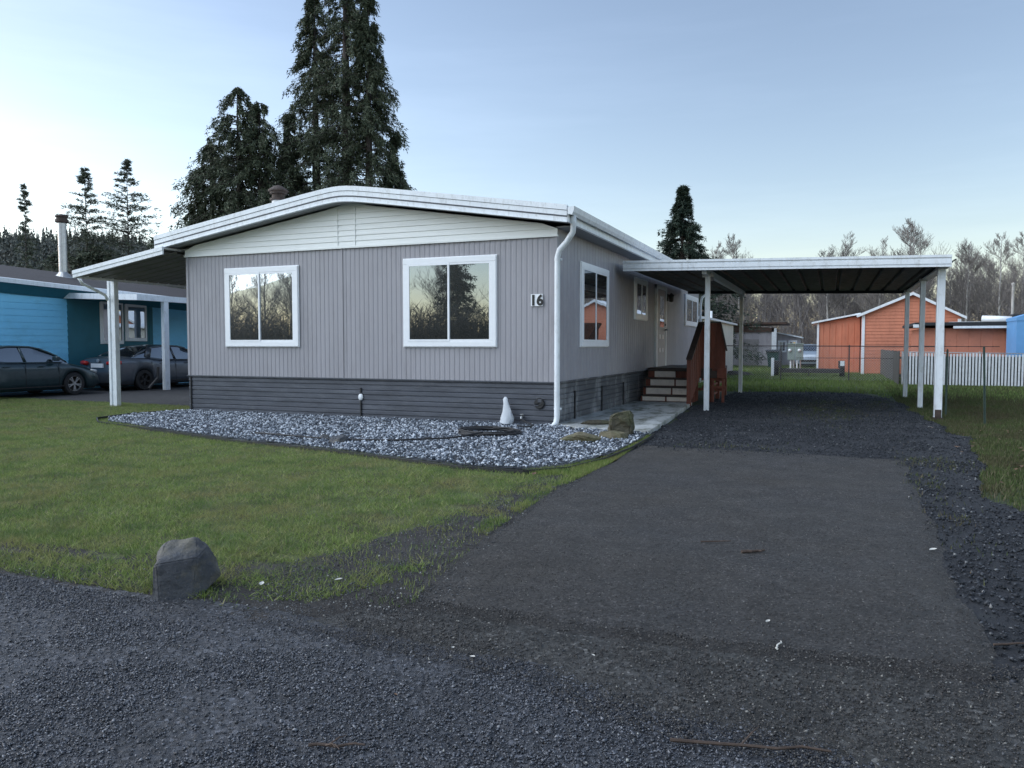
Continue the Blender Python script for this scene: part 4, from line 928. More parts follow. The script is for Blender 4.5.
# ------------------------------------------------------------------ cars (front towards +Y)
def make_car(label, body, Lc=4.7, W=1.8, Hh=1.46, kind='sedan', cat='car', group=None, rim='galv'):
    t = thing('parked_car', (0,0,0), label, cat, group)
    hl = Lc/2; wr = .33; fa, ra = hl-.93, -hl+1.02
    if kind == 'sedan':
        tp = [(-hl,.62),(-hl+.04,.9),(-hl+.12,1.03),(-hl+.5,1.07),(-1.15,1.06),(-.6,.98),(.6,.96),(1.0,.97),(1.35,.93),(hl-.5,.82),(hl-.18,.72),(hl-.05,.6),(hl,.48)]
        gh = [(-hl+.55,1.05),(-1.35,1.24),(-.85,Hh-.06),(-.3,Hh),(.25,Hh-.01),(.55,Hh-.07),(.95,1.2),(1.3,.95)]
    else:
        tp = [(-hl,.62),(-hl+.04,1.0),(-hl+.1,1.08),(-1.15,1.08),(-.6,1.03),(.6,1.02),(1.0,1.05),(1.3,1.05),(hl-.4,.97),(hl-.12,.85),(hl-.03,.65),(hl,.48)]
        gh = [(-hl+.1,1.08),(-hl+.35,Hh-.12),(-1.3,Hh),(0,Hh),(.35,Hh-.04),(.8,1.3),(1.15,1.05)]
    ip = lambda pts, y: float(np.interp(y, [p[0] for p in pts], [p[1] for p in pts]))
    ys = sorted(set([round(y, 3) for y in np.linspace(-hl, hl, 64)]))
    mb = MB(); rows = []
    for y in ys:
        e = abs(y)/hl; hw = W/2*(1-.16*max(0,(e-.72)/.28)**2.2); zt = ip(tp, y); zb = .2 if e < .93 else .26
        for ax_ in (fa, ra):
            d_ = abs(y-ax_)
            if d_ < .38: zb = max(zb, math.sqrt(.38**2-d_**2)+.31)
        zb = min(zb, zt-.1); zs = zt-.05; mid = lerp = zb+(zs-zb)*.55
        sec = [(hw*.75,zb),(hw*.975,zb+.0),(hw*.99,zb+(zs-zb)*.25),(hw,mid),(hw*.975,zb+(zs-zb)*.85),(hw*.93,zs+.01),(hw*.82,zt),(hw*.4,zt+.02)]
        rows.append([(x, y, z) for x, z in sec]+[(-x, y, z) for x, z in sec[::-1]])
    n = len(rows[0]); vs = [p for r_ in rows for p in r_]
    fs = [(i*n+k, i*n+k+1, (i+1)*n+k+1, (i+1)*n+k) for i in range(len(rows)-1) for k in range(n-1)]
    fs += [tuple(range(n)), tuple((len(rows)-1)*n+k for k in range(n))[::-1]]
    mb.add(vs, fs); mb.build('body', body, t, smooth=True)
    ub = MB(); ub.box(-W/2*.8, W/2*.8, -hl+.15, hl-.15, .17, .5); ub.build('underbody', M['black'], t)
    # greenhouse
    y0, y1 = gh[0][0], gh[-1][0]; ysg = np.linspace(y0, y1, 30); rows = []
    for y in ysg:
        zt = ip(gh, y); bz = ip(tp, y)-.03; zt = max(zt, bz+.02); k_ = (zt-bz)/(Hh-bz); hb = W/2*.9; ht = hb-.2*k_
        rows.append([(hb,y,bz),(hb-.1*k_,y,bz+(zt-bz)*.5),(ht,y,zt-.045*k_),(ht*.85,y,zt-.01),(0,y,zt+.008),(-ht*.85,y,zt-.01),(-ht,y,zt-.045*k_),(-hb+.1*k_,y,bz+(zt-bz)*.5),(-hb,y,bz)])
    n = 9; vs = [p for r_ in rows for p in r_]; gl = MB(); rfm = MB(); gl.v = list(vs); rfm.v = list(vs)
    ry0 = -hl+1.35 if kind == 'sedan' else -hl+.4; ry1 = .42 if kind == 'sedan' else .3
    for i in range(len(rows)-1):
        for k in range(n-1):
            f_ = (i*n+k, i*n+k+1, (i+1)*n+k+1, (i+1)*n+k)
            if ry0 <= ysg[i] <= ry1 and 2 <= k <= 5: rfm.f.append(f_); rfm.m.append(0)
            else: gl.f.append(f_); gl.m.append(0)
    gl.build('windows', M['carglass'], t, smooth=True); rfm.v = [(x, y, z+.004) for x, y, z in rfm.v]; rfm.build('roof', body, t, smooth=True)
    pm = MB()
    for s in (-1,1):
        side = [(s*(ip([(a, W/2*.9) for a in (0,1)],0)-.2*((ip(gh,y)-ip(tp,y)+.03)/(Hh-ip(tp,y)+.03))+.0), y, ip(gh, y)-.035) for y in np.linspace(y0+.12, y1-.05, 22)]
        pm.tube(side, .032, 6)
        for yb in ((.02,) if kind == 'sedan' else (-.1,-1.1)):
            pm.bar((s*W/2*.905, yb, ip(tp,yb)), (s*(W/2*.9-.19), yb-.06, Hh-.05), .05, .04, up=(1,0,0))
        if kind == 'sedan': pm.bar((s*W/2*.9, -1.12, 1.05), (s*(W/2*.9-.15), -.92, Hh-.1), .2, .035, up=(1,0,0))
        pm.tube([(s*W/2*.93, y, ip(tp, y)-.0) for y in np.linspace(-1.2, 1.1, 8)], .014, 5)
    pm.build('pillars', body, t, smooth=True)
    for s in (-1,1):
        for yy in (fa, ra):
            wh = MB(); wh.lathe((0,0,0), [(.22,-.1),(.31,-.1),(.33,-.07),(.33,.07),(.31,.1),(.22,.1),(.22,-.1)], 28); Mx = Matrix.Translation((s*(W/2-.11), yy, wr)) @ Matrix.Rotation(R(90)*s,4,'Y')
            wh.xf(Mx); wheel = wh.build('wheel', M['rubber'], t, smooth=False)
            wh = MB(); wh.lathe((0,0,0), [(.225,.08),(.235,.098),(.215,.098),(.205,.05)], 28); wh.lathe((0,0,0), [(0,.09),(.05,.085),(.06,.05)], 12)
            for k_ in range(5):
                a = k_*2*PI/5
                for dd in (-.16,.16): wh.bar((.03*math.cos(a),.03*math.sin(a),.075),(.21*math.cos(a+dd),.21*math.sin(a+dd),.085), .028, .02)
            wh.xf(Mx); wh.build('rim', M[rim], wheel)
            wh = MB(); wh.lathe((0,0,0), [(0,-.04),(.215,-.04),(.215,-.02),(0,-.02)], 20); wh.xf(Mx); wh.build('hub', M['black'], wheel)
        m_ = MB(); m_.box(s*(W/2*.92), s*(W/2+.13), .78, .9, 1.0, 1.13); m_.build('mirror', body, t, bevel=.03)
        hd = MB(); hd.tube([(s*W/2*.62, hl-.035, .62),(s*W/2*.8, hl-.12, .66),(s*W/2*.93, hl-.34, .71)], [.05,.06,.03], 8); hd.build('headlight', M['headlight'], t, smooth=True)
        tl = MB(); tl.tube([(s*W/2*.5, -hl-.0, .88),(s*W/2*.76, -hl+.03, .89),(s*W/2*.92, -hl+.2, .9)], [.06,.075,.05], 8); tl.build('taillight', M['red'], t, smooth=True)
        for yy in (.55, -.45):
            dh = MB(); dh.bar((s*(W/2*.99+.01), yy-.02, .86), (s*(W/2*.99+.01), yy-.2, .86), .03, .025); dh.build('door_handle', body if kind == 'sedan' else M['black'], t, bevel=.006)
        ds = MB()
        for yy in (.95,-.03,-1.02): ds.box(s*(W/2*.985), s*(W/2*1.001), yy-.004, yy+.004, .3, .92)
        ds.box(s*(W/2*.98), s*(W/2*1.003), -1.1, 1.1, .27, .3)
        ds.build('door_gap', M['black'], t)
    bp = MB(); bp.box(-.26,.26,-hl-.02,-hl+.02,.74,.87); bp.build('licence_plate', M['vinyl'], t)
    bp = MB(); bp.box(-.6,.6,hl-.03,hl+.015,.38,.52); bp.build('grille', M['black'], t)
    bp = MB(); bp.lathe((0,0,0), [(0,.02),(.05,.02),(.055,0)], 16); bp.xf(Matrix.Translation((0,-hl+.03,.96)) @ Matrix.Rotation(R(90),4,'X')); bp.build('badge', M['galv'], t)
    return t
car1 = make_car('dark teal sedan parked with its nose toward the gray sedan', M['car_teal'], 4.75, 1.82, 1.44); car1.location = (-21.2,14.45,0)
car2 = make_car('slate gray sedan with red tail lights parked under the blue house awning', M['car_grey'], 4.65, 1.78, 1.46, rim='black'); car2.location = (-21.25,19.75,0)
car3 = make_car('pale blue silver car parked beside the orange lean-to', M['car_silver'], 4.5, 1.8, 1.5, 'suv'); car3.location = (-1.25,54.6,0); car3.rotation_euler = (0,0,PI)

# ------------------------------------------------------------------ buildings at the back right
oh = thing('orange_house', (3.6,46,0), 'orange house with white trimmed gable behind the fence', 'house')
OY = 42.4
c = MB(); c.box(1.45,5.72,OY,50,0,2.72); c.prism([(1.45,2.72),(5.72,2.72),(5.72,2.8),(3.65,3.92),(1.45,3.0)], 'y', OY, 50); c.build('wall', M['orange'], oh)
ln = []; z = .05
g = MB()
while z < 3.95:
    def xr(zz):
        a = 1.45 if zz < 3.0 else 1.45+(zz-3.0)/.92*2.2; b = 5.72 if zz < 2.8 else 5.72-(zz-2.8)/1.12*2.07
        return a, max(a+.01, b)
    a0, a1 = xr(z); b0, b1 = xr(min(3.92, z+.16)); g.add([(a0,OY-.03,z),(a1,OY-.03,z),(b1,OY-.008,z+.16),(b0,OY-.008,z+.16)], [(0,1,2,3)]); z += .16
g.build('siding', M['orange'], oh, fix=False)
r = MB(); r.prism([(1.2,2.95),(3.65,4.02),(5.95,2.8),(5.95,2.68),(3.65,3.88),(1.2,2.82)], 'y', OY-.25, OY-.1); r.prism([(1.2,2.95),(3.65,4.02),(5.95,2.8),(5.95,2.76),(3.65,3.97),(1.2,2.9)], 'y', OY-.1, 50.2); r.build('roof', M['whitemetal'], oh)
r = MB(); r.box(1.42,1.56,OY-.06,OY,0,2.92); r.box(5.6,5.75,OY-.06,OY,0,2.7); r.build('corner_board', M['white'], oh)
ol = thing('orange_lean_to', (.4,46,0), 'lower orange shed with sloping white edged roof left of the orange house', 'shed')
c = MB(); c.prism([(-.62,0),(1.4,0),(1.4,2.98),(-.62,2.62)], 'y', 44.2, 50); c.build('wall', M['orange'], ol)
ln = corr(-.62, 1.4, .3, .05, .02, 1, 44.17); g = MB(); g.strip(ln, 'z', 0, 2.6); g.build('siding', M['orange'], ol, fix=False)
r = MB(); r.prism([(-.95,2.66),(1.42,3.12),(1.42,3.04),(-.95,2.57)], 'y', 43.9, 50); r.build('roof', M['whitemetal'], ol)
r = MB(); r.box(-.68,-.58,44.1,44.2,0,2.62); r.build('corner_board', M['white'], ol)
sm = thing('salmon_shed', (5,36,0), 'salmon pink low building with flat black roof behind the slat fence', 'shed')
c = MB(); c.box(3.35,8.6,34,39,0,2.1); c.build('wall', M['salmon'], sm)
g = MB(); g.strip(corr(4.1, 8.6, .4, .03, .01, 1, 33.985), 'z', 0, 2.08); g.build('siding', M['salmon'], sm, fix=False)
g = MB(); g.box(3.85,4.05,33.94,34,0,2.1); g.build('corner_board', M['white'], sm)
r = MB(); r.box(3.0,8.8,33.6,39.3,2.2,2.32); r.build('roof', M['blackroof'], sm)
for bx in ((2.95,3.3,33.55,33.75,2.12,2.24),(4.3,8.8,33.56,33.6,2.08,2.17),(4.6,6.0,37,39,2.33,2.42)):
    r = MB(); r.box(*bx); r.build('fascia', M['whitemetal'], sm)
rl = MB(); rl.tube([(5.4,34.6,2.46),(6.4,34.2,2.4)], .13, 14); rl.build('roof_pipe', M['white'], sm, smooth=True)
rl = MB(); rl.box(6.3,6.7,34.1,34.5,2.3,2.62); rl.build('roof_vent', M['black'], sm, bevel=.04)
bs = thing('blue_shed', (7.2,31.9,0), 'bright blue shed wall at the right edge beyond the fence', 'shed')
c = MB(); c.box(6.0,8.6,31.72,33.38,0,2.3); c.build('wall', M['shedblue'], bs)
c = MB(); c.prism([(5.98,2.3),(8.62,2.3),(8.62,3.2),(5.98,2.42)], 'y', 31.7, 33.4); c.build('roof', M['shedblue'], bs)
cs = thing('cream_building', (-6,35.3,0), 'long pale cream outbuilding behind the gray home', 'shed')
c = MB(); c.box(-8,-4.6,30.4,40.6,0,2.45); c.build('wall', M['cream'], cs)
g = MB(); g.strip([(b, a) for a, b in corr(30.4, 40.6, .4, .04, .015, -1, -4.58)], 'z', 0, 2.42); g.build('siding', M['cream'], cs, fix=False)
r = MB(); r.prism([(-8.2,2.45),(-4.4,2.45),(-4.4,2.53),(-6.3,2.75),(-8.2,2.53)], 'y', 30.2, 40.8); r.build('roof', M['whitemetal'], cs)
r = MB(); r.tube([(-4.9,35,2.4),(-4.9,35,2.95)], .05, 8); r.build('vent_pipe', M['white'], cs)
br = thing('weathered_shed', (-5.1,57,0), 'weathered gray plywood shed with rusty brown flat roof', 'shed')
c = MB(); c.box(-7.2,-3.75,56,59.5,0,2.35); c.build('wall', M['greyply'], br)
c = MB(); c.box(-5.75,-4.6,55.95,56,.02,1.85); c.build('door', M['greydoor'], br)
c = MB(); c.box(-3.75,-3.45,55.9,56.2,0,2.6); c.build('corner_board', M['white'], br)
r = MB(); r.prism([(-7.4,2.35),(-3.6,2.35),(-3.6,2.6),(-7.4,2.95)], 'y', 55.9, 59.6); r.box(-7.4,-2.75,55.7,59.8,2.86,3.0); r.build('roof', M['brownroof'], br)
ss = thing('small_gray_shed', (-2.7,59,0), 'small pale shed with two windows right of the weathered shed', 'shed')
c = MB(); c.prism([(-3.7,0),(-2.0,0),(-2.0,1.95),(-3.7,2.35)], 'y', 58, 60.5); c.build('wall', M['greyply'], ss)
r = MB(); r.prism([(-3.75,2.42),(-1.85,2.02),(-1.85,1.92),(-3.75,2.33)], 'y', 57.8, 60.6); r.build('roof', M['white'], ss)
for a in (-3.45,-2.75): window(ss, 'y', a, a+.55, .95, 1.75, 58, .06, .5)
# bin, meter cabinet, trailer
bn = thing('wheeled_bin', (-3.35,51.5,0), 'dark green wheeled bin with black lid by the weathered shed', 'bin')
c = MB(); c.add([(-3.62,51.2,.08),(-3.08,51.2,.08),(-3.08,51.8,.08),(-3.62,51.8,.08),(-3.7,51.1,1.0),(-3.0,51.1,1.0),(-3.0,51.9,1.0),(-3.7,51.9,1.0)], [(3,2,1,0),(4,5,6,7),(0,1,5,4),(1,2,6,5),(2,3,7,6),(3,0,4,7)]); c.build('body', M['bin'], bn)
c = MB(); c.prism([(51.02,1.0),(52.0,1.0),(52.0,1.12),(51.5,1.16),(51.02,1.06)], 'x', -3.75, -2.95); c.build('lid', M['black'], bn)
for s in (-3.66,-3.1):
    c = MB(); c.lathe((0,0,0), [(0,0),(.12,0),(.12,.07),(0,.07)], 14); c.xf(Matrix.Translation((s,51.85,.12)) @ Matrix.Rotation(R(90),4,'Y')); c.build('wheel', M['rubber'], bn)
mt = thing('meter_cabinet', (-1.8,46,0), 'gray green utility cabinet with two round meters on pipe legs', 'utility box')
c = MB(); c.box(-2.22,-1.83,45.9,46.15,.62,1.5); c.box(-1.8,-1.4,45.9,46.15,.62,1.5); c.box(-2.26,-1.36,45.86,46.2,1.5,1.54); c.build('cabinet', M['meter'], mt, bevel=.01)
for x in (-2.1,-1.6):
    c = MB(); c.lathe((0,0,0), [(.09,0),(.09,.06),(.06,.1),(0,.11)], 14); c.xf(Matrix.Translation((x,45.9,1.15)) @ Matrix.Rotation(R(90),4,'X')); c.build('meter', M['white'], mt, smooth=True)
for i, x in enumerate((-2.05,-1.9,-1.72,-1.55)):
    c = MB(); c.tube([(x,46,0),(x,46,.64)], .045, 8); c.build('conduit', M['galv'] if i % 2 else M['white'], mt)
tr_ = thing('flatbed_trailer', (-.9,38.6,0), 'low black flatbed car trailer parked on the back grass', 'trailer')
c = MB(); c.box(-2.2,.45,38.2,38.28,.16,.34); c.box(-2.2,.45,39.3,39.38,.16,.34)
for x in (-2.1,-1.5,-.9,-.3,.3): c.box(x,x+.06,38.28,39.3,.21,.27)
c.box(-.95,-.85,37.3,38.2,.2,.27); c.build('frame', M['trailer'], tr_)
c = MB(); c.box(-1.95,-1.3,38.22,39.36,.292,.33); c.box(-.15,.25,38.22,39.36,.292,.33); c.box(-1.3,-.15,38.6,39.1,.292,.32); c.build('deck', M['plank'], tr_)
for x in (-2.38,.5):
    for y in (38.4,):
        c = MB(); c.lathe((0,0,0), [(.12,0),(.36,0),(.38,.03),(.38,.19),(.36,.22),(.12,.22)], 22); c.xf(Matrix.Translation((x-.1,y+.3,.33)) @ Matrix.Rotation(R(90),4,'Y')); wl_ = c.build('wheel', M['rubber'], tr_)
        c = MB(); c.lathe((0,0,0), [(0,.02),(.12,.02),(.12,.18),(0,.18)], 14); c.xf(Matrix.Translation((x-.1,y+.3,.33)) @ Matrix.Rotation(R(90),4,'Y')); c.build('rim', M['galv'], wl_)
for x in (-2.42,.36):
    c = MB(); c.box(x-.02,x+.26,38.25,39.2,.68,.72); c.box(x-.02,x+.26,38.22,38.26,.4,.7); c.build('mudguard', M['trailer'], tr_)
c = MB(); c.box(.42,.6,38.16,38.21,.5,.72); c.build('tail_lamp', M['white'], tr_)
c = MB(); c.tube([(-.9,37.3,.34),(-.9,37.1,.36)], .04, 8); c.tube([(-.9,37.6,.36),(-.9,37.6,.05)], .03, 8); c.build('hitch', M['trailer'], tr_)
tag(MB().box(-2.55,-2.42,37.9,38.02,0,.85).build('marker_post', M['white'], bevel=.01), 'short white post standing left of the trailer', 'post')
dd = MB(); rock('dirt_mound', (.9,.5,.2), 23, M['dirt'], (-4.1,38.5,.02), 'low dark heap of soil on the grass beside the cream building', 'heap')

# fences ---------------------------------------------------------------
wf = thing('slat_fence', (5.5,31,0), 'chain link fence woven with white vertical slats', 'fence')
x = 2.42; i = 0
V, F = [], []
sl_ = MB()
while x < 11:
    h_ = 1.17+.012*math.sin(x*3)-.012*(x-2.4)+random.uniform(-.012,.012); sl_.box(x, x+.06, 31.0, 31.008, .04, h_); x += .098; i += 1
sl_.build('slats', M['slat'], wf)
c = MB()
for x in (2.4,4.8,7.2,9.6): c.tube([(x,31.04,0),(x,31.04,1.22)], .03, 8)
c.tube([(2.4,31.04,1.2),(11,31.04,1.1)], .018, 6); c.build('frame', M['galv'], wf)
def diamond(mb, p0, p1, h, sp=.07, r_=.0022, z0=.03):
    p0, p1 = Vector(p0), Vector(p1); Ln = (p1-p0).length; d = (p1-p0)/Ln; a = -h
    while a < Ln:
        for sg in (1,-1):
            s0, s1 = (a, a+h) if sg == 1 else (a+h, a)
            za, zb = z0, z0+h
            lo_, hi_ = 0.0, 1.0
            for lim_, sgn_ in ((0,1),(Ln,-1)):
                pass
            pts = []
            for u in (0,1): pts.append((s0+(s1-s0)*u, za+(zb-za)*u))
            # clip to [0, Ln]
            (sa, zA), (sb, zB) = pts
            def cl(sa, zA, sb, zB):
                if sa < 0: zA += (0-sa)/(sb-sa)*(zB-zA); sa = 0
                if sa > Ln: zA += (Ln-sa)/(sb-sa)*(zB-zA); sa = Ln
                return sa, zA
            if max(sa, sb) <= 0 or min(sa, sb) >= Ln: continue
            A = cl(sa, zA, sb, zB); Bq = cl(sb, zB, sa, zA)
            mb.tube([p0+d*A[0]+Vector((0,0,A[1])), p0+d*Bq[0]+Vector((0,0,Bq[1]))], r_, 3, cap=False)
        a += sp
c = MB(); c.box(2.4,11,31.06,31.065,.05,1.05); c.build('added_gap_backing', M['black'], wf)  # black sheet added behind the slats so the gaps read dark
c = MB(); diamond(c, (2.4,31.02,0), (10,31.02,0), 1.15, .09); c.build('wire_mesh', M['black'], wf, fix=False)
cf = thing('chain_link_fence', (0,34,0), 'long chain link fence with dark top rail crossing the back yard', 'fence')
c = MB(); c.tube([(-4.5,34,1.42),(5.9,34,1.39)], .022, 6); c.build('top_rail', M['trailer'], cf)
c = MB(); diamond(c, (-4.5,34,0), (5.9,34,0), 1.38, .1, .0025); c.build('wire_mesh', M['galv'], cf, fix=False)
for x in (-4.5,-1.9,.7,3.3,5.8):
    c = MB(); c.tube([(x,34.03,0),(x,34.03,1.45)], .025, 8); c.build('post', M['trailer'], cf)
c = MB(); c.tube([(-1.3,34.02,.92),(5.5,34.02,.92)], .012, 5); c.build('tension_wire', M['trailer'], cf)
pf = thing('board_fence', (2.3,38,0), 'weathered gray board fence running back from the slat fence', 'fence')
c = MB(); y = 31.2; i = 0
while y < 45: c.box(2.3,2.325,y,y+.18,.02,1.22+random.uniform(-.02,.02)); y += .19
c.build('boards', M['plank'], pf)
c = MB(); c.box(2.33,2.38,31.2,45,.3,.38); c.box(2.33,2.38,31.2,45,.95,1.03); c.build('rails', M['plank'], pf)
for i, (x, y, h_, lb) in enumerate(((2.62,16.2,1.42,'green metal fence post nearest the camera at the right, leaning slightly'),(2.2,17.9,1.35,'green metal post right behind the thick front carport post'),(2.15,22.2,1.25,'green metal post between the two thinner right carport posts'),(2.2,27,1.3,'farthest green metal post beside the white slat fence'))):
    c = MB(); lx = .05 if i == 0 else 0
    c.bar((x,y,0),(x+lx*-1,y,h_), .038, .006, up=(0,1,0)); c.bar((x,y+.012,0),(x-lx,y+.012,h_), .006, .03, up=(0,1,0))
    for z in np.arange(.15, h_, .12): c.box(x-.01-lx*z/h_, x+.01-lx*z/h_, y-.012, y-.003, z, z+.02)
    tag(c.build('metal_fence_post', M['greenpost']), lb, 'post', 'green metal posts along the right yard edge')
c = MB(); c.tube([(9.6,52,0),(9.6,52,4.9)], .07, 8); c.lathe((9.6,52,4.9), [(.1,0),(.1,.08),(0,.12)], 8); tag(c.build('utility_pole', M['palebark']), 'thin pale utility pole rising above the black roof at the right', 'pole')

# ------------------------------------------------------------------ trees
def sticks_mesh(name, segs, mat, parent, attr=True):
    """segs: list of (p, q, r0, r1) -> 3-sided prisms"""
    A = np.array([s[0] for s in segs]); Bq = np.array([s[1] for s in segs]); r0 = np.array([s[2] for s in segs]); r1 = np.array([s[3] for s in segs])
    d = Bq-A; d /= np.maximum(np.linalg.norm(d, axis=1), 1e-6)[:,None]
    u = np.cross(d, np.array([.31,.9,.2])); u /= np.linalg.norm(u, axis=1)[:,None]; v = np.cross(d, u); n = len(A)
    V = np.zeros((n,6,3))
    for k in range(3):
        o = u*math.cos(k*2*PI/3)+v*math.sin(k*2*PI/3); V[:,k] = A+o*r0[:,None]; V[:,3+k] = Bq+o*r1[:,None]
    F = np.array([(0,1,4,3),(1,2,5,4),(2,0,3,5)])[None]+(np.arange(n)*6)[:,None,None]
    return raw(name, V.reshape(-1,3), F.reshape(-1,4), mat, parent, attr=np.repeat(RS.rand(n), 6) if attr else None, nv=4)
def bare_tree(h, seed, label, group, spread=.32, levels=4, trunkmat='palebark', tw=1.0, cat='tree'):
    rs = random.Random(seed); t = thing('bare_tree', (0,0,0), label, cat, group)
    trunk = MB(); pts = []; p = Vector((0,0,-.05)); n = 10; lx, ly = rs.uniform(-.06,.06), rs.uniform(-.06,.06)
    for i in range(n+1): pts.append(p.copy()); p = p+Vector((lx+rs.uniform(-.05,.05), ly+rs.uniform(-.05,.05), 1))*h/n
    rad = [h*.011*(1-i/n)**.8+.012*tw for i in range(n+1)]; trunk.tube(pts, rad, 7); trunk.build('trunk', M[trunkmat], t, smooth=True)
    segs = []
    def grow(p, d, L_, r_, lv):
        k = 3 if lv < 3 else 2; q = p
        for i in range(k):
            d2 = (d+Vector((rs.uniform(-.22,.22), rs.uniform(-.22,.22), rs.uniform(-.05,.2)))).normalized(); q2 = q+d2*L_/k
            ra, rb = r_*(1-i/k*.5), r_*(1-(i+1)/k*.5); segs.append((tuple(q), tuple(q2), max(ra,.006*tw), max(rb,.006*tw))); q = q2; d = d2
            if lv < levels:
                for _ in range(2 if lv < 3 else 1+(rs.random() < .5)):
                    sd_ = Vector((rs.uniform(-1,1), rs.uniform(-1,1), rs.uniform(.0,.7))).normalized(); grow(q, (d*.75+sd_*.75).normalized(), L_*rs.uniform(.42,.66), r_*.5, lv+1)
    for i in range(30):
        f = rs.uniform(.28,.98); idx = f*n; a = int(idx); q = pts[a].lerp(pts[min(a+1,n)], idx-a); az_ = rs.uniform(0,2*PI); el = rs.uniform(.35,1.0)
        grow(q, Vector((math.cos(az_)*math.cos(el), math.sin(az_)*math.cos(el), math.sin(el))), h*spread*(1.08-f)*rs.uniform(.6,1.1)+.25, h*.0035*(1.2-f)+.008, 1)
    sticks_mesh('crown', segs, M['twigs'], t, False)
    return t
def conifer(h, rad, seed, label, mat, nb=420, per=10, leaf_=.3, droop=.5, t0=.06, shape=None, group=None, cat='tree', gap=0, hang=.8, name='conifer', stems=((0,0,1),), lw=.28, fine=False, tkr=1):
    rs = np.random.RandomState(seed); t = thing(name, (0,0,0), label, cat, group)
    tk = MB()
    for (sx, sy, f) in stems: tk.tube([(sx*.6,sy*.6,-.1),(sx,sy,h*f*.5),(sx,sy,h*f*.97)], [(h*.017*f+.03)*tkr, h*.01*f*tkr, .02], 8)
    tk.build('trunk', M['bark'], t, smooth=True)
    V = []; segs = []
    shape = shape or (lambda u: (1-u)**.8)
    for (sx, sy, f) in stems:
        hh = h*f
        for i in range(int(nb*f)):
            u = t0+(1-t0)*rs.rand()**.92; az_ = rs.uniform(0,2*PI); Lb = rad*f*shape(u)*(rs.uniform(.4,1.0)+(.32*rs.rand()**3 if fine else .1))
            if gap and fbm(np.array([az_*1.5+seed]), np.array([u*(13 if fine else 7)]), seed)[0] < gap: continue
            z0_ = u*hh; Lb = max(Lb, .25)
            ss = rs.uniform(.15, 1.05, per)**(.8 if fine else 1)*Lb; zz = z0_+Lb*(.25*(ss/Lb)-droop*(ss/Lb)**2)
            bx, by = sx+np.cos(az_)*ss, sy+np.sin(az_)*ss
            end = (sx+math.cos(az_)*Lb, sy+math.sin(az_)*Lb, z0_+Lb*(.25-droop)); mid = (sx+math.cos(az_)*Lb*.5, sy+math.sin(az_)*Lb*.5, z0_+Lb*(.125-droop*.25))
            segs.append(((sx,sy,z0_), mid, .02+Lb*.006, .015)); segs.append((mid, end, .015, .006))
            m = 7 if fine else 5
            for k in range(m):
                c0 = np.stack([bx, by, zz], 1)+rs.normal(0, (.07 if fine else .12*leaf_/.3)*(.4+Lb*.18), (per,3))
                if fine: c0[:,2] -= rs.rand(per)*.28*(.3+ss/Lb)
                dirv = np.stack([np.cos(az_)*.5+rs.normal(0,.45,per), np.sin(az_)*.5+rs.normal(0,.45,per), -hang+rs.normal(0,.35,per)], 1); dirv /= np.linalg.norm(dirv, axis=1)[:,None]
                ll = leaf_*rs.uniform(.5,1.3,per); sv = np.cross(dirv, rs.normal(size=(per,3))); sv /= np.linalg.norm(sv, axis=1)[:,None]
                V.append(np.stack([c0-sv*(ll*lw/2)[:,None], c0+sv*(ll*lw/2)[:,None], c0+dirv*ll[:,None]], 1))
    V = np.concatenate(V).reshape(-1,3); sticks_mesh('branches', segs, M['bark'], t, False)
    raw('crown', V, np.arange(len(V)).reshape(-1,3), M[mat], t, attr=np.repeat(rs.rand(len(V)//3), 3))
    return t
def at(o, x, y, s=1, rz=0, z=0): o.location = (x, y, z); o.scale = (s,s,s); o.rotation_euler = (0,0,rz); return o

# two big cedars behind the gray home
ced = conifer(25.5, 6.4, 3, 'tallest dark cedar behind the gray home, top cut off by the frame', 'cedar', 720, 18, .19, .55, .12, lambda u: (1-u)**.9, gap=.42, name='cedar_tree', stems=((0,0,1),(-2.3,.4,.86),(-3.6,-.2,.56),(1.6,-.3,.8),(2.7,.5,.5)), lw=.3, hang=.65, fine=True)
at(ced, -24.3, 35.6)
ced2 = conifer(15.6, 5.0, 8, 'shorter rounded dark cedar left of the tallest one', 'cedar', 640, 17, .19, .6, .08, lambda u: (1-u)**.5, gap=.42, name='cedar_tree', stems=((0,0,.97),(-1.9,0,.8),(1.2,.3,.92),(-3.2,.3,.6),(2.4,0,.6)), lw=.3, hang=.65, fine=True)
at(ced2, -29.4, 33.0)
sp = conifer(12.1, 6.0, 5, 'dark pointed spruce rising behind the carport', 'spruce', 620, 12, .24, .3, .05, lambda u: (1-u)**1.0, gap=.3, hang=.35, name='spruce_tree', lw=.3, fine=True)
at(sp, -9.3, 52.4)
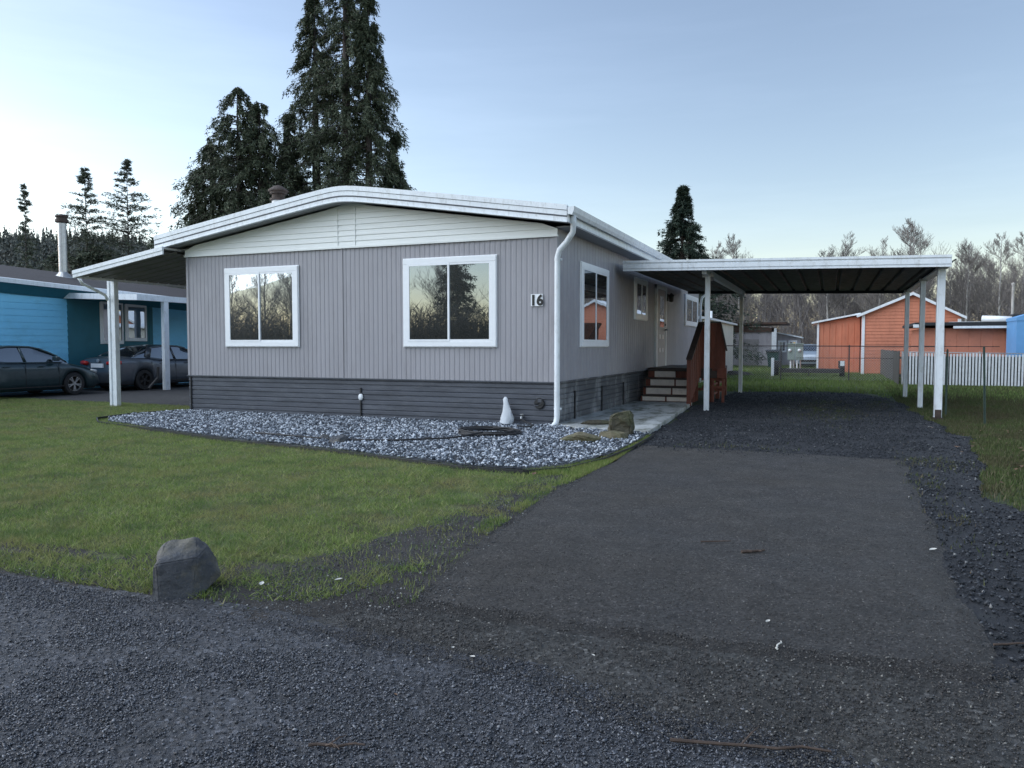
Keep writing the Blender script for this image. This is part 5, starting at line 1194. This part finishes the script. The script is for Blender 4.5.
# thin conifers and shrubs beyond the blue house
th1 = conifer(18.0, 7.0, 21, 'thin see-through fir, taller one of the pair above the blue house', 'shrubleaf', 190, 10, .26, .1, .25, lambda u: (1-u)**.8, gap=.3, tkr=.3, hang=.0, name='fir_tree', lw=.3); at(th1, -58.5, 51.5)
th2 = conifer(17.3, 6.6, 22, 'thin see-through fir, shorter left one of the pair above the blue house', 'shrubleaf', 190, 10, .26, .1, .25, lambda u: (1-u)**.8, gap=.3, tkr=.3, hang=.0, name='fir_tree', lw=.3); at(th2, -62.5, 50.5)
th3 = conifer(19.5, 2.2, 23, 'small thin fir on the skyline at the far left', 'shrubleaf', 100, 8, .3, .1, .4, lambda u: (1-u)**.6, tkr=.35, hang=.1, name='fir_tree', lw=.3); at(th3, -84.5, 60.5)
for i, (x, y, h_, r_, lb) in enumerate(((-62,51,10.4,4.2,'bushy evergreen filling the gap left of the steel chimney'),(-55,52,10.8,4.2,'broad dark evergreen above the blue roof between chimney and awning'),(-49,52,10.6,4.0,'gray green evergreen above the white awning edge'),(-44,50,10.0,3.8,'dark evergreen directly left of the cedars'),(-39,47,9.4,3.6,'low evergreen at the foot of the left cedar'),(-70,54,10.6,4,'evergreen on the skyline left of the steel chimney'),(-52,45,7.5,3.2,'low round evergreen just above the blue house roof'))):
    at(conifer(h_, r_, 40+i, lb, 'shrubleaf', 210, 9, .5, .35, .03, lambda u: (1-u)**.45, hang=.2, name='evergreen_tree', lw=.45), x, y)
# hill with its wood
def hz(X, Y):
    d = np.hypot(X, Y); a = np.degrees(np.arctan2(-X, Y)); f = np.clip((a-28)/22, 0, 1); f = f*f*(3-2*f)
    return -1+(19+2.5*(fbm(X*.02, Y*.02, 7)-.5))*np.clip((d-95)/80, 0, 1)**.8*f
grid('hill', -330, -40, -30, 290, 90, 90, hz, M['hill'])
def wood(name, n, sel, hmin, hmax, mat, label):
    x = RS.uniform(-300, -45, n*8); y = RS.uniform(-20, 260, n*8); d = np.hypot(x, y); a = np.degrees(np.arctan2(-x, y)); k = sel(d, a); x, y = x[k][:n], y[k][:n]; n = len(x)
    z = hz(x, y); h_ = RS.uniform(hmin, hmax, n); V = []; m = 46
    u = RS.rand(n, m)**.9; az_ = RS.uniform(0, 2*PI, (n,m)); rr = (1-u)**.8*h_[:,None]*.2*RS.uniform(.5,1.1,(n,m))
    cx, cy, cz_ = x[:,None]+np.cos(az_)*rr, y[:,None]+np.sin(az_)*rr, z[:,None]+u*h_[:,None]
    s = h_[:,None]*.085*(1.2-u); a2 = az_+PI/2
    P1 = np.stack([cx-np.cos(a2)*s, cy-np.sin(a2)*s, cz_-s*.6], 2); P2 = np.stack([cx+np.cos(a2)*s, cy+np.sin(a2)*s, cz_-s*.6], 2); P3 = np.stack([x[:,None]+np.cos(az_)*rr*.3, y[:,None]+np.sin(az_)*rr*.3, cz_+s*1.5], 2)
    V = np.stack([P1, P2, P3], 2).reshape(-1,3); rn = np.repeat((RS.rand(n)[:,None]*.6+RS.rand(n,m)*.4).ravel(), 3)
    return tag(raw(name, V, np.arange(len(V)).reshape(-1,3), mat, attr=rn), label, 'forest', kind='stuff')
wood('hill_forest', 4500, lambda d, a: (d > 105) & (d < 215) & (a > 36) & (a < 66), 3.5, 6.5, M['hillfir'], 'distant conifer forest covering the hill at the left')
# bare wood behind the yards
def brush(name, n, fx, hmin, hmax, r_, mat, label):
    x, y = fx(n); n = len(x); h_ = RS.uniform(hmin, hmax, n); segs_A = np.stack([x, y, np.zeros(n)], 1)
    tx, ty = RS.normal(0,.13,n)*h_, RS.normal(0,.13,n)*h_; A = [segs_A]; Bq = [segs_A+np.stack([tx, ty, h_], 1)]; Rr = [np.full(n, r_)]
    for k in range(4):
        u = RS.uniform(.25,.95,n)[:,None]; a = A[0]+(Bq[0]-A[0])*u; e = a+np.stack([RS.normal(0,.22,n)*h_*.7, RS.normal(0,.22,n)*h_*.7, RS.uniform(.05,.3,n)*h_], 1); A.append(a); Bq.append(e); Rr.append(np.full(n, r_*.6))
    A_, B_, R_ = np.concatenate(A), np.concatenate(Bq), np.concatenate(Rr)
    d = B_-A_; d /= np.linalg.norm(d, axis=1)[:,None]; u = np.cross(d, np.array([.3,.9,.1])); u /= np.linalg.norm(u, axis=1)[:,None]; v = np.cross(d, u); N = len(A_); V = np.zeros((N,4,3))
    for k in range(3): V[:,k] = A_+(u*math.cos(k*2.094)+v*math.sin(k*2.094))*R_[:,None]
    V[:,3] = B_; F = (np.array([(0,1,3),(1,2,3),(2,0,3)])[None]+(np.arange(N)*4)[:,None,None]).reshape(-1,3)
    return tag(raw(name, V.reshape(-1,3), F, mat, attr=np.repeat(RS.rand(N), 4)), label, 'thicket', kind='stuff')
def bandf(x0, x1, y0, y1):
    return lambda n: (RS.uniform(x0, x1, n), RS.uniform(y0, y1, n))
brush('thicket', 9000, bandf(-26, 46, 74, 104), 2.0, 8.2, .03, M['brush'], 'dense gray brown leafless thicket behind the sheds and orange house')
brush('brown_thicket', 2600, bandf(-66, -42, 36, 46), 2.5, 6.5, .02, M['brushbrown'], 'reddish brown bare brush beyond the blue house roof')
protos = [bare_tree(h_, s, 'leafless pale barked tree in the wood behind the back yards', 'bare trees behind the back yards', tw=1.5) for h_, s in ((13,1),(12,2),(14,3),(11,4),(12.5,5))]
rt = random.Random(5); spots = []
for row, (yy, n_) in enumerate(((72,15),(78,18),(85,20),(93,22))):
    for i in range(n_):
        spots.append((-19+(i+rt.random()*.9)/n_*(58+row*5), yy+rt.uniform(-3,3)))
for i, (x, y) in enumerate(spots):
    o = protos[i] if i < 5 else copy_tree(protos[rt.randrange(5)]); px_ = x/y
    s = .8 if -.18 < px_ < .12 else .8
    at(o, x, y, s*rt.uniform(.8,1.08), rt.uniform(0,6))
# trees nearer on the right and by the spruce
# ------------------------------------------------------------------ across the road (seen in the window glass)
brush('hedge', 5200, bandf(-72, -14, -36, -30), 2.2, 5.2, .05, M['brushdark'], 'dark bramble hedge across the road, reflected in the front windows')
bpy.data.objects['hedge']['category'] = 'hedge'
for i, (x, y, s) in enumerate(((-31,-37,.9),(-26.5,-41,.95),(-23,-36,.8),(-20,-38,.7))):
    k_ = conifer(12.5, 4.2, 70+i, 'conifer across the road reflected in the right front window', 'spruce', 240, 9, .4, .4, .05, lambda u: (1-u)**.8, gap=.3, hang=.4, name='conifer', group='conifers across the road', lw=.3); at(k_, x, y, s)
for i, (x, y, s) in enumerate(((-52,-41,.85),(-46,-44,.9),(-57,-42,.8),(-63,-44,.9),(-49,-38,.75),(-42,-43,.85),(-36,-44,.95),(-24.5,-46,1.0),(-19,-44,1.0),(-60,-38,.7))):
    k_ = copy_tree(protos[i % 5]); at(k_, x, y, s, i)
    k_['label'] = 'bare tree across the road reflected in the front windows'; k_['group'] = 'bare trees across the road'
